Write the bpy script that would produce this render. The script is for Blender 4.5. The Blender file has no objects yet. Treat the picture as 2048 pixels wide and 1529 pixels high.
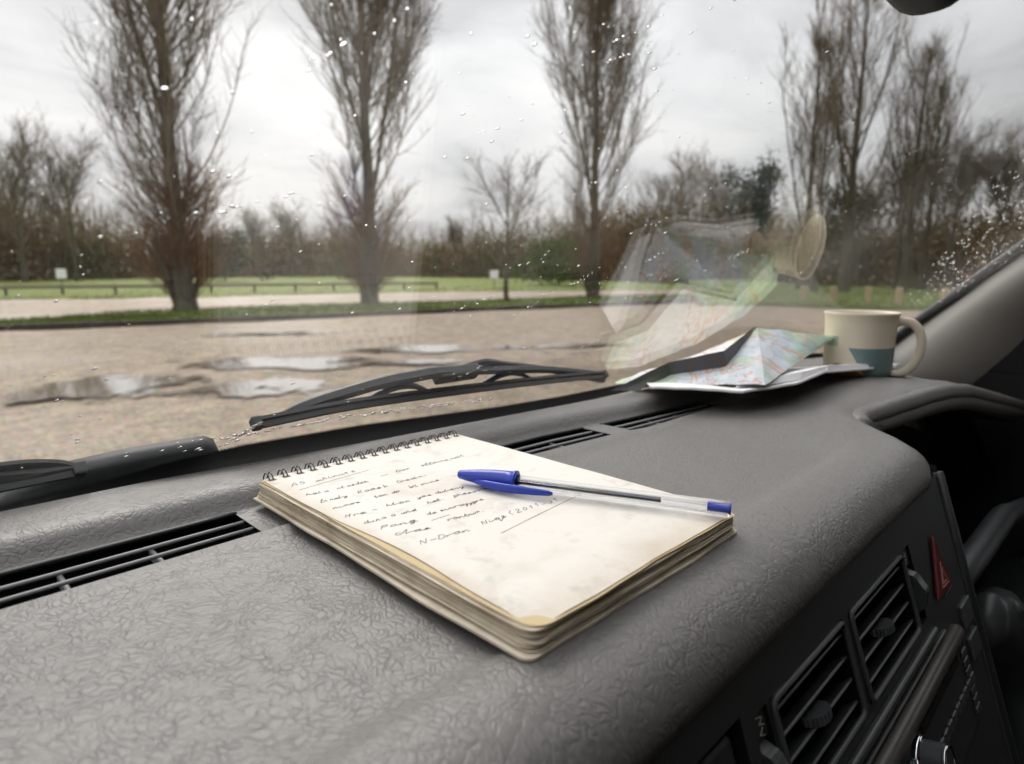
import bpy, bmesh, math, random
import numpy as np
from mathutils import Vector, Matrix

# ------------------------------------------------------------------ scene, camera, sky, sun, exposure
sc = bpy.context.scene
col = sc.collection
CZ = 1.45                                   # height of the camera above the car park
PITCH, AZ = math.radians(10.0), math.radians(45.0)   # the van's own axes: x across, y ahead, z up

cam_d = bpy.data.cameras.new('camera')
cam = bpy.data.objects.new('camera', cam_d); col.objects.link(cam)
cam.location = (0, 0, CZ)
cam.rotation_euler = (math.pi/2 - PITCH, 0, AZ - math.pi/2)
cam_d.sensor_width = 36.0
cam_d.lens = 36.0*1260/2048
cam_d.clip_start = 0.005; cam_d.clip_end = 3000
cam_d.dof.use_dof = True
cam_d.dof.focus_distance = 0.37
cam_d.dof.aperture_fstop = 8.5
sc.camera = cam

SUN_EL, SUN_AZ = math.radians(40), math.radians(200)  # SUN_AZ: direction the light comes from, from +y clockwise
w = bpy.data.worlds.new('World'); sc.world = w; w.use_nodes = True
nt = w.node_tree; nt.nodes.clear()
def wn(t, **k):
    n = nt.nodes.new(t)
    for a, b in k.items(): setattr(n, a, b)
    return n
SUN_DIR = Vector((0.30, 0.85, 0)).normalized()        # overcast glow, a little to the right ahead of the van
sky = wn('ShaderNodeTexSky', sky_type='NISHITA', sun_disc=False, sun_elevation=SUN_EL, sun_rotation=math.atan2(SUN_DIR.x, SUN_DIR.y))
sky.air_density = 1.2; sky.dust_density = 3.0
tc = wn('ShaderNodeTexCoord')
sep = wn('ShaderNodeSeparateXYZ'); nt.links.new(tc.outputs['Generated'], sep.inputs[0])
def wm(op, a, b=None, c=None):
    n = wn('ShaderNodeMath', operation=op)
    for i, x in enumerate((a, b, c)):
        if x is None: continue
        if isinstance(x, (int, float)): n.inputs[i].default_value = x
        else: nt.links.new(x, n.inputs[i])
    return n.outputs[0]
zc_ = wm('MAXIMUM', sep.outputs['Z'], 0.0)
den = wm('ADD', zc_, 0.22)
comb = wn('ShaderNodeCombineXYZ')
nt.links.new(wm('DIVIDE', sep.outputs['X'], den), comb.inputs[0]); nt.links.new(wm('DIVIDE', sep.outputs['Y'], den), comb.inputs[1])
nz = wn('ShaderNodeTexNoise'); nz.inputs['Scale'].default_value = 1.15; nz.inputs['Detail'].default_value = 7; nz.inputs['Roughness'].default_value = 0.52
nz.inputs['Distortion'].default_value = 0.35
nt.links.new(comb.outputs[0], nz.inputs['Vector'])
rp = wn('ShaderNodeValToRGB'); nt.links.new(nz.outputs['Fac'], rp.inputs[0])
e = rp.color_ramp.elements
e[0].position = 0.36; e[0].color = (0.46, 0.467, 0.485, 1)
e[1].position = 0.60; e[1].color = (0.74, 0.74, 0.74, 1)
m_ = rp.color_ramp.elements.new(0.47); m_.color = (0.63, 0.637, 0.65, 1)
# overcast sky: brighter towards the zenith
grad = wm('MULTIPLY_ADD', zc_, 1.10, 0.70)
vm = wn('ShaderNodeVectorMath', operation='SCALE'); nt.links.new(rp.outputs[0], vm.inputs[0]); nt.links.new(grad, vm.inputs['Scale'])
bg1 = wn('ShaderNodeBackground'); nt.links.new(sky.outputs[0], bg1.inputs[0]); bg1.inputs[1].default_value = 0.05
bg2 = wn('ShaderNodeBackground'); nt.links.new(vm.outputs[0], bg2.inputs[0]); bg2.inputs[1].default_value = 1.0
mx = wn('ShaderNodeMixShader'); mx.inputs[0].default_value = 0.93
nt.links.new(bg1.outputs[0], mx.inputs[1]); nt.links.new(bg2.outputs[0], mx.inputs[2])
wo = wn('ShaderNodeOutputWorld'); nt.links.new(mx.outputs[0], wo.inputs[0])

sl = bpy.data.lights.new('sun', 'SUN'); sl.energy = 1.5; sl.angle = math.radians(35); sl.color = (1.0, 0.97, 0.93)
so = bpy.data.objects.new('sun', sl); col.objects.link(so)
sd = Vector((SUN_DIR.x*math.cos(SUN_EL), SUN_DIR.y*math.cos(SUN_EL), math.sin(SUN_EL)))
so.rotation_euler = (-sd).to_track_quat('-Z', 'Y').to_euler()

vs = sc.view_settings
vs.view_transform = 'Standard'; vs.look = 'None'; vs.gamma = 1.0; vs.use_curve_mapping = False
vs.exposure = 0.70
sc.render.engine = 'CYCLES'
cy = sc.cycles
cy.max_bounces = 10; cy.diffuse_bounces = 4; cy.glossy_bounces = 5; cy.transmission_bounces = 8; cy.transparent_max_bounces = 32
cy.caustics_refractive = True; cy.caustics_reflective = False
cy.sample_clamp_indirect = 6.0
cy.use_denoising = True
cy.use_adaptive_sampling = True; cy.adaptive_threshold = 0.022; cy.adaptive_min_samples = 16
try: cy.denoiser = 'OPENIMAGEDENOISE'
except Exception: pass
sc.render.film_transparent = False

# ------------------------------------------------------------------ helpers
rnd = random.Random(7)
rng = np.random.default_rng(11)
def sm(a, b, x):
    t = np.clip((np.asarray(x, float)-a)/(b-a), 0, 1); return t*t*(3-2*t)

class NT:                                    # short-hand for node materials
    def __init__(s, name):
        s.m = bpy.data.materials.new(name); s.m.use_nodes = True
        s.t = s.m.node_tree; s.t.nodes.clear()
        s.out = s.t.nodes.new('ShaderNodeOutputMaterial')
    def n(s, typ, ins=None, **k):
        n = s.t.nodes.new('ShaderNode'+typ)
        for a, b in k.items(): setattr(n, a, b)
        for a, b in (ins or {}).items(): s.put(n.inputs[a], b)
        return n
    def put(s, sock, v):
        if isinstance(v, bpy.types.NodeSocket): s.t.links.new(v, sock)
        elif isinstance(v, bpy.types.Node): s.t.links.new(v.outputs[0], sock)
        else:
            if isinstance(v, (tuple, list)) and len(v) == 3 and sock.type == 'RGBA': v = (*v, 1)
            sock.default_value = v
    def math(s, op, a, b=0.0, c=0.0):
        n = s.n('Math', operation=op)
        for i, x in enumerate((a, b, c)): s.put(n.inputs[i], x)
        return n.outputs[0]
    def obj(s): return s.n('TexCoord').outputs['Object']
    def noise(s, scale, detail=4, rough=0.55, vec=None, dist=0.0):
        n = s.n('TexNoise', {'Scale': scale, 'Detail': detail, 'Roughness': rough, 'Distortion': dist})
        s.put(n.inputs['Vector'], vec if vec is not None else s.obj()); return n.outputs['Fac']
    def ramp(s, fac, stops, interp='LINEAR'):
        n = s.n('ValToRGB'); n.color_ramp.interpolation = interp
        el = n.color_ramp.elements
        while len(el) < len(stops): el.new(0.5)
        for q, (p, c) in zip(el, stops):
            q.position = p; q.color = (*c, 1) if len(c) == 3 else c
        s.put(n.inputs[0], fac); return n.outputs[0]
    def mix(s, f, a, b, blend='MIX'):
        n = s.n('Mix', data_type='RGBA', blend_type=blend)
        s.put(n.inputs[0], f); s.put(n.inputs[6], a); s.put(n.inputs[7], b); return n.outputs[2]
    def bump(s, h, strength=0.3, dist=0.001, nrm=None):
        n = s.n('Bump', {'Height': h, 'Strength': strength, 'Distance': dist})
        if nrm is not None: s.put(n.inputs['Normal'], nrm)
        return n.outputs[0]
    def bsdf(s, base, rough=0.5, metal=0.0, spec=0.5, normal=None, **ex):
        n = s.n('BsdfPrincipled', {'Base Color': base, 'Roughness': rough, 'Metallic': metal, 'Specular IOR Level': spec})
        if normal is not None: s.put(n.inputs['Normal'], normal)
        for a, b in ex.items(): s.put(n.inputs[a.replace('_', ' ')], b)
        s.t.links.new(n.outputs[0], s.out.inputs[0]); return n
    def done(s, sh):
        s.put(s.out.inputs[0], sh); return s.m

def new_mesh(name, V, F, smooth=False, uv=None):
    me = bpy.data.meshes.new(name)
    V = np.asarray(V, np.float32)
    if isinstance(F, np.ndarray):
        n, k = F.shape
        me.vertices.add(len(V)); me.vertices.foreach_set('co', V.ravel())
        me.loops.add(n*k); me.loops.foreach_set('vertex_index', F.astype(np.int32).ravel())
        me.polygons.add(n); me.polygons.foreach_set('loop_start', np.arange(0, n*k, k, dtype=np.int32))
        me.polygons.foreach_set('loop_total', np.full(n, k, np.int32))
        me.update(calc_edges=True)
    else:
        me.from_pydata([tuple(map(float, v)) for v in V], [], F)
    if smooth: me.polygons.foreach_set('use_smooth', np.ones(len(me.polygons), bool))
    me.validate(); me.update(); return me
def link(name, me, mat, parent=None, loc=None):
    o = bpy.data.objects.new(name, me); col.objects.link(o)
    if mat is not None:
        me.materials.clear(); me.materials.append(mat)
    if parent is not None: o.parent = parent
    if loc is not None: o.location = loc
    return o
def mk(name, V, F, mat, parent=None, smooth=False, org=(0, 0, 0)):
    return link(name, new_mesh(name, np.asarray(V, float)-np.asarray(org, float), F, smooth), mat, parent)
def empty(name, loc, label=None, cat=None, group=None, rz=0, parent=None):
    o = bpy.data.objects.new(name, None); col.objects.link(o); o.location = loc; o.rotation_euler = (0, 0, rz)
    o.empty_display_size = 0.05
    if parent is not None: o.parent = parent
    return tag(o, label, cat, group)
def tag(o, label=None, cat=None, group=None, kind=None):
    for k, v in (('label', label), ('category', cat), ('group', group), ('kind', kind)):
        if v: o[k] = v
    return o
def copy_tree(o, parent=None):
    c = o.copy(); col.objects.link(c)
    if parent is not None: c.parent = parent
    for ch in list(o.children): copy_tree(ch, c)
    return c

def join(*parts):                            # parts: (V, F) lists -> one (V, F)
    V, F, b = [], [], 0
    for v, f in parts:
        V.extend([tuple(p) for p in v]); F.extend([tuple(i+b for i in q) for q in f]); b += len(v)
    return V, F
def bbox(sx, sy, sz, bev=0.0, seg=2, c=(0, 0, 0)):       # bevelled box about c
    bm = bmesh.new(); bmesh.ops.create_cube(bm, size=1.0)
    for v in bm.verts: v.co = Vector((v.co.x*sx, v.co.y*sy, v.co.z*sz))
    if bev > 0: bmesh.ops.bevel(bm, geom=bm.edges[:], offset=bev, segments=seg, affect='EDGES', profile=0.5)
    bm.verts.index_update()
    V = [(v.co.x+c[0], v.co.y+c[1], v.co.z+c[2]) for v in bm.verts]; F = [tuple(v.index for v in f.verts) for f in bm.faces]
    bm.free(); return V, F
def xf(VF, M):
    return [tuple(M @ Vector(v)) for v in VF[0]], VF[1]
def frame(o, ex, ey, ez):
    return Matrix(((ex[0], ey[0], ez[0], o[0]), (ex[1], ey[1], ez[1], o[1]), (ex[2], ey[2], ez[2], o[2]), (0, 0, 0, 1)))
def tube(path, rad, S=8, flat=None, cap=True, up=(0, 0, 1), closed=False):
    P = [Vector(p) for p in path]; n = len(P); V, F = [], []
    R = rad if hasattr(rad, '__len__') else [rad]*n
    for i in range(n):
        a = P[(i-1) % n] if closed else P[max(i-1, 0)]; b = P[(i+1) % n] if closed else P[min(i+1, n-1)]
        t = (b-a).normalized(); s = t.cross(Vector(up))
        if s.length < 1e-4: s = t.cross(Vector((0.3, 1, 0.1)))
        s.normalize(); u = s.cross(t)
        fx, fy = flat if flat else (1, 1)
        for k in range(S):
            an = 2*math.pi*(k+0.5)/S
            V.append(tuple(P[i] + s*math.cos(an)*R[i]*fx + u*math.sin(an)*R[i]*fy))
    for i in range(n if closed else n-1):
        for k in range(S):
            j = (i+1) % n
            F.append((i*S+k, i*S+(k+1) % S, j*S+(k+1) % S, j*S+k))
    if cap and not closed:
        F.append(tuple(range(S))[::-1]); F.append(tuple((n-1)*S+k for k in range(S)))
    return V, F
def lathe(prof, S=48, c=(0, 0, 0)):
    V, F = [], []; n = len(prof)
    for k in range(S):
        a = 2*math.pi*k/S
        for r, z in prof: V.append((c[0]+r*math.cos(a), c[1]+r*math.sin(a), c[2]+z))
    for k in range(S):
        for i in range(n-1):
            q = ((k+1) % S)
            F.append((k*n+i, q*n+i, q*n+i+1, k*n+i+1))
    return V, F
def prism(poly, M, h0, h1, bev=0.0):         # polygon (x, y) extruded between two heights, mapped by M
    bm = bmesh.new()
    vs_ = [bm.verts.new((x, y, h0)) for x, y in poly]
    f = bm.faces.new(vs_)
    r = bmesh.ops.extrude_face_region(bm, geom=[f])
    for v in r['geom']:
        if isinstance(v, bmesh.types.BMVert): v.co.z = h1
    bmesh.ops.recalc_face_normals(bm, faces=bm.faces[:])
    if bev: bmesh.ops.bevel(bm, geom=bm.edges[:], offset=bev, segments=2, affect='EDGES', profile=0.5)
    bm.verts.index_update()
    V = [tuple(M @ v.co) for v in bm.verts]; F = [tuple(v.index for v in g.verts) for g in bm.faces]
    bm.free(); return V, F
def spline(pts, n):
    P = [np.array(p, float) for p in pts]; P = [2*P[0]-P[1]]+P+[2*P[-1]-P[-2]]
    out = []; m = len(P)-3
    for i in range(n):
        t = i/(n-1)*m; k = min(int(t), m-1); t -= k
        a, b, c_, d = P[k:k+4]
        out.append(tuple(0.5*((2*b)+(-a+c_)*t+(2*a-5*b+4*c_-d)*t*t+(-a+3*b-3*c_+d)*t**3)))
    return out
# ------------------------------------------------------------------ materials
def m_gravel():
    s = NT('wet_gravel'); g = s.n('NewGeometry').outputs['Position']
    big = s.noise(0.22, 5, 0.6, g); mid = s.noise(2.6, 6, 0.7, g, 0.3); fine = s.noise(16, 4, 0.75, g)
    v = s.n('TexVoronoi', {'Vector': g, 'Scale': 26.0}); 
    c = s.ramp(mid, [(0.33, (0.105, 0.073, 0.045)), (0.48, (0.265, 0.197, 0.130)), (0.62, (0.45, 0.35, 0.24))])
    c = s.mix(s.ramp(fine, [(0.40, (0, 0, 0)), (0.62, (1, 1, 1))]), s.mix(1.0, c, (0.62, 0.60, 0.58), 'MULTIPLY'), s.mix(0.45, c, (0.55, 0.45, 0.33)))
    c = s.mix(0.30, c, s.mix(1.0, c, v.outputs['Color'], 'SOFT_LIGHT'))
    wet = s.ramp(big, [(0.42, (0, 0, 0)), (0.62, (1, 1, 1))])
    wet2 = s.math('MULTIPLY', wet, s.ramp(mid, [(0.35, (1, 1, 1)), (0.6, (0.2, 0.2, 0.2))]))
    c = s.mix(wet2, c, s.mix(1.0, c, (0.80, 0.76, 0.74), 'MULTIPLY'))
    r = s.math('SUBTRACT', 0.72, s.math('MULTIPLY', wet2, 0.38))
    h = s.math('ADD', s.math('MULTIPLY', fine, 0.5), s.math('ADD', s.math('MULTIPLY', v.outputs['Distance'], 0.5), s.math('MULTIPLY', mid, 2.2)))
    s.bsdf(c, r, spec=0.5, normal=s.bump(h, s.math('SUBTRACT', 0.75, s.math('MULTIPLY', wet2, 0.35)), 0.03)); return s.m
def m_water():
    s = NT('puddle_water'); g = s.n('NewGeometry').outputs['Position']
    c = s.ramp(s.noise(3, 4, 0.6, g), [(0.3, (0.26, 0.21, 0.155)), (0.7, (0.36, 0.295, 0.225))])
    b = s.bsdf(c, 0.05, spec=0.8, normal=s.bump(s.noise(7, 2, 0.5, g), 0.03, 0.01), Coat_Weight=1.0, Coat_Roughness=0.04)
    at_ = s.n('Attribute', attribute_name='depth').outputs['Fac']        # shallow margins let the gravel show through
    f = s.ramp(s.math('ADD', at_, s.math('MULTIPLY', s.math('SUBTRACT', s.noise(14, 4, 0.7, g), 0.5), 0.35)), [(0.04, (0, 0, 0)), (0.5, (1, 1, 1))])
    return s.done(s.n('MixShader', {0: f, 1: s.n('BsdfTransparent').outputs[0], 2: b.outputs[0]}).outputs[0])
def m_grass(name, a, b, c3):
    s = NT(name); g = s.n('NewGeometry').outputs['Position']
    c = s.ramp(s.noise(0.9, 6, 0.65, g), [(0.3, a), (0.52, b), (0.75, c3)])
    s.bsdf(c, 0.8, spec=0.2, normal=s.bump(s.noise(24, 4, 0.7, g), 0.8, 0.05)); return s.m
def m_bark(name, a, b, moss=0.0, scale=6.0):
    s = NT(name); g = s.obj()
    mp = s.n('Mapping', {'Vector': g, 'Scale': (1, 1, 0.18)})
    n = s.noise(scale, 6, 0.65, mp.outputs[0]); c = s.ramp(n, [(0.3, a), (0.7, b)])
    if moss:
        mm = s.math('MULTIPLY', s.ramp(s.noise(1.1, 4, 0.6, g), [(0.42, (0, 0, 0)), (0.62, (1, 1, 1))]), moss)
        c = s.mix(mm, c, (0.075, 0.085, 0.03))
    s.bsdf(c, 0.85, spec=0.2, normal=s.bump(n, 0.9, 0.05)); return s.m
def m_twig(name, a, b, scale=0.6):
    s = NT(name); c = s.ramp(s.noise(scale, 3, 0.6), [(0.3, a), (0.7, b)])
    s.bsdf(c, 0.8, spec=0.15); return s.m
def m_wood(name, a, b):
    s = NT(name); mp = s.n('Mapping', {'Vector': s.obj(), 'Scale': (1, 8, 8)})
    n = s.noise(3, 5, 0.6, mp.outputs[0]); s.bsdf(s.ramp(n, [(0.3, a), (0.7, b)]), 0.8, spec=0.25, normal=s.bump(n, 0.4, 0.01)); return s.m
def m_plain(name, c, rough=0.5, spec=0.5, metal=0.0, bump=None, var=0.0):
    s = NT(name)
    base = c
    if var: base = s.mix(s.noise(40, 4, 0.6), c, tuple(x*(1-var) for x in c))
    nrm = s.bump(s.noise(bump[0], 3, 0.6), bump[1], bump[2]) if bump else None
    s.bsdf(base, rough, metal, spec, nrm); return s.m
def m_leather(name='grained_vinyl', base=(0.142, 0.134, 0.126), dark=(0.060, 0.056, 0.052)):
    s = NT(name); g = s.obj()
    warp = s.n('TexNoise', {'Vector': g, 'Scale': 26.0, 'Detail': 3.0})
    wv = s.n('VectorMath', {0: warp.outputs['Color'], 1: (0.5, 0.5, 0.5)}, operation='SUBTRACT')
    sc1 = s.n('VectorMath', {0: wv.outputs[0]}, operation='SCALE'); sc1.inputs['Scale'].default_value = 0.030
    p = s.n('VectorMath', {0: g, 1: sc1.outputs[0]}, operation='ADD').outputs[0]
    def ridge(scale, vec, w, det=2.0, dist=0.7):
        n = s.noise(scale, det, 0.5, vec, dist)
        return s.ramp(s.math('ABSOLUTE', s.math('SUBTRACT', n, 0.5)), [(0.0, (1, 1, 1)), (w, (0.25, 0.25, 0.25)), (w*2.6, (0, 0, 0))])
    warp2 = s.n('TexNoise', {'Vector': g, 'Scale': 150.0, 'Detail': 2.0})
    wv2 = s.n('VectorMath', {0: warp2.outputs['Color'], 1: (0.5, 0.5, 0.5)}, operation='SUBTRACT')
    sc2 = s.n('VectorMath', {0: wv2.outputs[0]}, operation='SCALE'); sc2.inputs['Scale'].default_value = 0.0045
    p2 = s.n('VectorMath', {0: p, 1: sc2.outputs[0]}, operation='ADD').outputs[0]
    def cracks(scale, w):
        v = s.n('TexVoronoi', {'Vector': p2, 'Scale': scale}, feature='DISTANCE_TO_EDGE').outputs['Distance']
        return s.ramp(v, [(0.0, (1, 1, 1)), (w, (0.35, 0.35, 0.35)), (w*2.2, (0, 0, 0))])
    br1 = s.ramp(s.noise(75, 2, 0.5, g), [(0.36, (0.2, 0.2, 0.2)), (0.58, (1, 1, 1))]); br2 = s.ramp(s.noise(140, 2, 0.5, g), [(0.40, (0.45, 0.45, 0.45)), (0.58, (1, 1, 1))])
    a1 = s.ramp(s.noise(12, 3, 0.6, g), [(0.36, (0.62, 0.62, 0.62)), (0.60, (1, 1, 1))])       # patches with deeper creases
    a2 = s.ramp(s.noise(18, 2, 0.6, g), [(0.36, (0.75, 0.75, 0.75)), (0.62, (1, 1, 1))])
    r1 = s.math('MULTIPLY', cracks(150, 0.070), br1); r2 = s.math('MULTIPLY', cracks(270, 0.105), br2); k2 = r2
    # the padded front edge is gathered into short creases across its length
    sp = s.n('SeparateXYZ', {0: g}); lipm = s.ramp(sp.outputs[1], [(0.100, (1, 1, 1)), (0.127, (0, 0, 0))])
    mp = s.n('Mapping', {'Vector': p, 'Scale': (2.6, 0.6, 0.6)}); rl = s.math('MULTIPLY', ridge(120, mp.outputs[0], 0.04, 2.0, 0.3), lipm)
    c1 = s.math('MULTIPLY', r1, a1); c2 = s.math('MULTIPLY', s.math('MAXIMUM', s.math('MULTIPLY', k2, 0.8), r2), a2)
    fine = s.noise(1100, 3, 0.6, g); soft = s.noise(95, 3, 0.5, g)
    h = s.math('ADD', s.math('MULTIPLY', c1, -0.45), s.math('MULTIPLY', c2, -0.6))
    h = s.math('ADD', h, s.math('MULTIPLY', rl, -0.8))
    h = s.math('ADD', h, s.math('ADD', s.math('MULTIPLY', fine, 0.10), s.math('MULTIPLY', soft, 0.10)))
    tone = s.ramp(s.noise(6, 5, 0.65, g), [(0.3, tuple(x*0.95 for x in base)), (0.7, tuple(x*1.04 for x in base))])
    cc = s.mix(s.math('MULTIPLY', s.math('MAXIMUM', c1, s.math('MULTIPLY', c2, 0.8)), 0.42), tone, dark)  # crease shading put into the colour, darker along the cracks
    dust = s.ramp(s.noise(420, 2, 0.4, g), [(0.73, (0, 0, 0)), (0.79, (1, 1, 1))])
    cc = s.mix(s.math('MULTIPLY', dust, 0.4), cc, (0.10, 0.09, 0.08))
    r = s.math('ADD', 0.42, s.math('MULTIPLY', s.noise(24, 5, 0.65, g), 0.08))
    s.bsdf(cc, r, spec=0.65, normal=s.bump(h, 0.42, 0.0009)); return s.m
def m_glass_pane(name='windscreen_glass', tint=(0.972, 0.970, 0.964), film=0.0):
    s = NT(name); ge = s.n('NewGeometry')
    d = s.n('VectorMath', {0: ge.outputs['Normal'], 1: ge.outputs['Incoming']}, operation='DOT_PRODUCT').outputs['Value']
    c = s.math('ABSOLUTE', d)
    f = s.math('MULTIPLY_ADD', s.math('POWER', s.math('SUBTRACT', 1.0, c), 5.0), 0.972, 0.028)
    t = s.n('BsdfTransparent', {'Color': tint}); g = s.n('BsdfGlossy', {'Color': (1, 1, 1), 'Roughness': 0.0})
    pane = s.n('MixShader', {0: f, 1: t.outputs[0], 2: g.outputs[0]}).outputs[0]
    if not film: return s.done(pane)
    # thin film of road dirt, smeared by the wipers
    mp = s.n('Mapping', {'Vector': s.obj(), 'Scale': (3, 9, 9)}); d_ = s.math('MULTIPLY_ADD', s.noise(2.2, 5, 0.6, mp.outputs[0], 0.6), film*1.2, film*0.4)
    dirt = s.n('MixShader', {0: 0.5, 1: s.n('BsdfTranslucent', {'Color': (0.8, 0.79, 0.77, 1)}).outputs[0], 2: s.n('BsdfDiffuse', {'Color': (0.8, 0.79, 0.77, 1)}).outputs[0]}).outputs[0]
    return s.done(s.n('MixShader', {0: d_, 1: pane, 2: dirt}).outputs[0])
def m_drop():
    s = NT('rain_water'); return s.done(s.n('BsdfGlass', {'Color': (1, 1, 1), 'Roughness': 0.0, 'IOR': 1.33}).outputs[0])
def m_frit():
    s = NT('ceramic_frit'); uv = s.n('UVMap').outputs[0]
    sx = s.n('SeparateXYZ', {0: uv}); 
    fx = s.math('SUBTRACT', s.math('FRACT', s.math('MULTIPLY', sx.outputs[0], 1.0)), 0.5)
    row = s.math('FLOOR', sx.outputs[1])
    fx = s.math('SUBTRACT', s.math('FRACT', s.math('ADD', sx.outputs[0], s.math('MULTIPLY', row, 0.5))), 0.5)
    fy = s.math('SUBTRACT', s.math('FRACT', sx.outputs[1]), 0.5)
    rr = s.math('SQRT', s.math('ADD', s.math('MULTIPLY', fx, fx), s.math('MULTIPLY', fy, fy)))
    lim = s.math('MULTIPLY_ADD', sx.outputs[1], -0.20, 0.73)      # dots shrink towards the clear glass
    dot = s.math('LESS_THAN', rr, lim)
    b = s.n('BsdfPrincipled', {'Base Color': (0.006, 0.007, 0.008, 1), 'Roughness': 0.35})
    return s.done(s.n('MixShader', {0: dot, 1: s.n('BsdfTransparent').outputs[0], 2: b.outputs[0]}).outputs[0])
def m_paper(name, base=(0.76, 0.72, 0.64), stain=(0.50, 0.43, 0.33), amt=0.5, grey=0.25, wear=0.0):
    s = NT(name); g = s.obj()
    n = s.noise(22, 6, 0.62, g, 0.6); n2 = s.noise(55, 5, 0.65, g, 0.3)
    c = s.mix(s.math('MULTIPLY', s.ramp(n, [(0.50, (0, 0, 0)), (0.74, (1, 1, 1))]), amt), base, stain)
    c = s.mix(s.math('MULTIPLY', s.ramp(n2, [(0.56, (0, 0, 0)), (0.74, (1, 1, 1))]), grey), c, (0.36, 0.33, 0.30))
    if wear:                                  # handled foot and edges of the sheet
        sp = s.n('SeparateXYZ', {0: g}); wn_ = s.noise(48, 5, 0.7, g)
        e1 = s.ramp(s.math('ADD', sp.outputs[1], s.math('MULTIPLY', wn_, 0.03)), [(0.014, (1, 1, 1)), (0.040, (0, 0, 0))])
        e2 = s.ramp(s.math('ADD', sp.outputs[0], s.math('MULTIPLY', wn_, 0.02)), [(0.010, (1, 1, 1)), (0.022, (0, 0, 0))])
        c = s.mix(s.math('MULTIPLY', s.math('MAXIMUM', e1, e2), wear), c, (0.47, 0.36, 0.22))
    s.bsdf(c, 0.75, spec=0.25, normal=s.bump(s.noise(60, 4, 0.6, g), 0.22, 0.0012)); return s.m
def m_page_edge(name, a, b):
    s = NT(name); g = s.obj(); mp = s.n('Mapping', {'Vector': g, 'Scale': (30, 30, 2600)})
    n = s.noise(1.0, 3, 0.7, mp.outputs[0]); n2 = s.noise(35, 4, 0.65, g)
    c = s.ramp(n, [(0.3, a), (0.65, b)])
    c = s.mix(s.math('MULTIPLY', s.ramp(n2, [(0.45, (0, 0, 0)), (0.7, (1, 1, 1))]), 0.55), c, (0.33, 0.25, 0.15))
    s.bsdf(c, 0.85, spec=0.15, normal=s.bump(n, 0.6, 0.0006)); return s.m
def m_map(name, base, tone=1.0, blue=0.5, dark=0.0):
    s = NT(name); g = s.obj()
    n1 = s.noise(9, 4, 0.55, g, 0.4); n2 = s.noise(14, 4, 0.6, g); n3 = s.noise(7.0, 5, 0.6, g, 0.8); n4 = s.noise(26, 4, 0.6, g, 0.9); n5 = s.noise(90, 3, 0.6, g)
    c = s.mix(s.ramp(n1, [(0.50, (0, 0, 0)), (0.56, (1, 1, 1))]), base, tuple(x*y for x, y in zip(base, (0.80, 0.92, 0.66))))
    c = s.mix(s.math('MULTIPLY', s.ramp(n2, [(0.60, (0, 0, 0)), (0.63, (1, 1, 1))]), blue), c, (0.22*tone, 0.46*tone, 0.62*tone))
    line = lambda n, w: s.math('LESS_THAN', s.math('ABSOLUTE', s.math('SUBTRACT', n, 0.5)), w)
    c = s.mix(s.math('MULTIPLY', line(n4, 0.012), 0.4), c, (0.36*tone, 0.30*tone, 0.25*tone))
    c = s.mix(s.math('MULTIPLY', line(n3, 0.009), 0.6), c, (0.62*tone, 0.23*tone, 0.10*tone))
    c = s.mix(s.math('MULTIPLY', s.ramp(n5, [(0.55, (0, 0, 0)), (0.62, (1, 1, 1))]), 0.25), c, (0.25*tone, 0.27*tone, 0.26*tone))
    s.bsdf(c, 0.45, spec=0.4, normal=s.bump(s.noise(30, 3, 0.5, g), 0.25, 0.002)); return s.m
def m_mug():
    s = NT('enamel_mug'); g = s.obj(); sp = s.n('SeparateXYZ', {0: g}); x, y, z = sp.outputs
    wob = s.math('MULTIPLY', s.math('SUBTRACT', s.noise(40, 3, 0.5, g), 0.5), 0.006)
    front = s.math('LESS_THAN', y, 0.03)
    diag = s.math('GREATER_THAN', s.math('ADD', x, s.math('MULTIPLY', z, 0.60)), 0.0105)
    teal = s.math('MULTIPLY', s.math('MULTIPLY', s.math('LESS_THAN', s.math('ADD', z, s.math('MULTIPLY', wob, 0.15)), 0.0375), diag), front)
    hill = s.math('LESS_THAN', s.math('ADD', s.math('ADD', z, wob), s.math('MULTIPLY', s.math('ABSOLUTE', s.math('ADD', x, 0.022)), 0.45)), 0.019)
    leaf = s.math('MULTIPLY', s.math('LESS_THAN', s.math('ADD', x, wob), -0.024), s.math('LESS_THAN', s.math('ABSOLUTE', s.math('SUBTRACT', s.math('ADD', z, wob), 0.044)), 0.006))
    c = s.mix(hill, (0.72, 0.635, 0.50), (0.42, 0.185, 0.035))
    c = s.mix(leaf, c, (0.33, 0.42, 0.33))
    c = s.mix(teal, c, (0.165, 0.245, 0.245))
    s.bsdf(c, 0.32, spec=0.5); return s.m
M = {}
M['gravel'] = m_gravel(); M['water'] = m_water()
M['grass'] = m_grass('verge_grass', (0.075, 0.105, 0.018), (0.12, 0.165, 0.03), (0.19, 0.19, 0.07))
M['field'] = m_grass('field_grass', (0.11, 0.135, 0.03), (0.165, 0.20, 0.045), (0.24, 0.25, 0.08))
M['bark'] = m_bark('poplar_bark', (0.07, 0.06, 0.046), (0.15, 0.128, 0.098), 0.45)
M['twig'] = m_twig('poplar_twigs', (0.145, 0.120, 0.090), (0.24, 0.198, 0.150))
M['shoot'] = m_twig('basal_shoots', (0.12, 0.062, 0.03), (0.20, 0.105, 0.05), 1.2)
M['twig3'] = m_twig('clump_twigs', (0.155, 0.128, 0.096), (0.25, 0.205, 0.155))
M['bark2'] = m_bark('woodland_bark', (0.05, 0.045, 0.038), (0.11, 0.095, 0.075), 0.6, 4.0)
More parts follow.
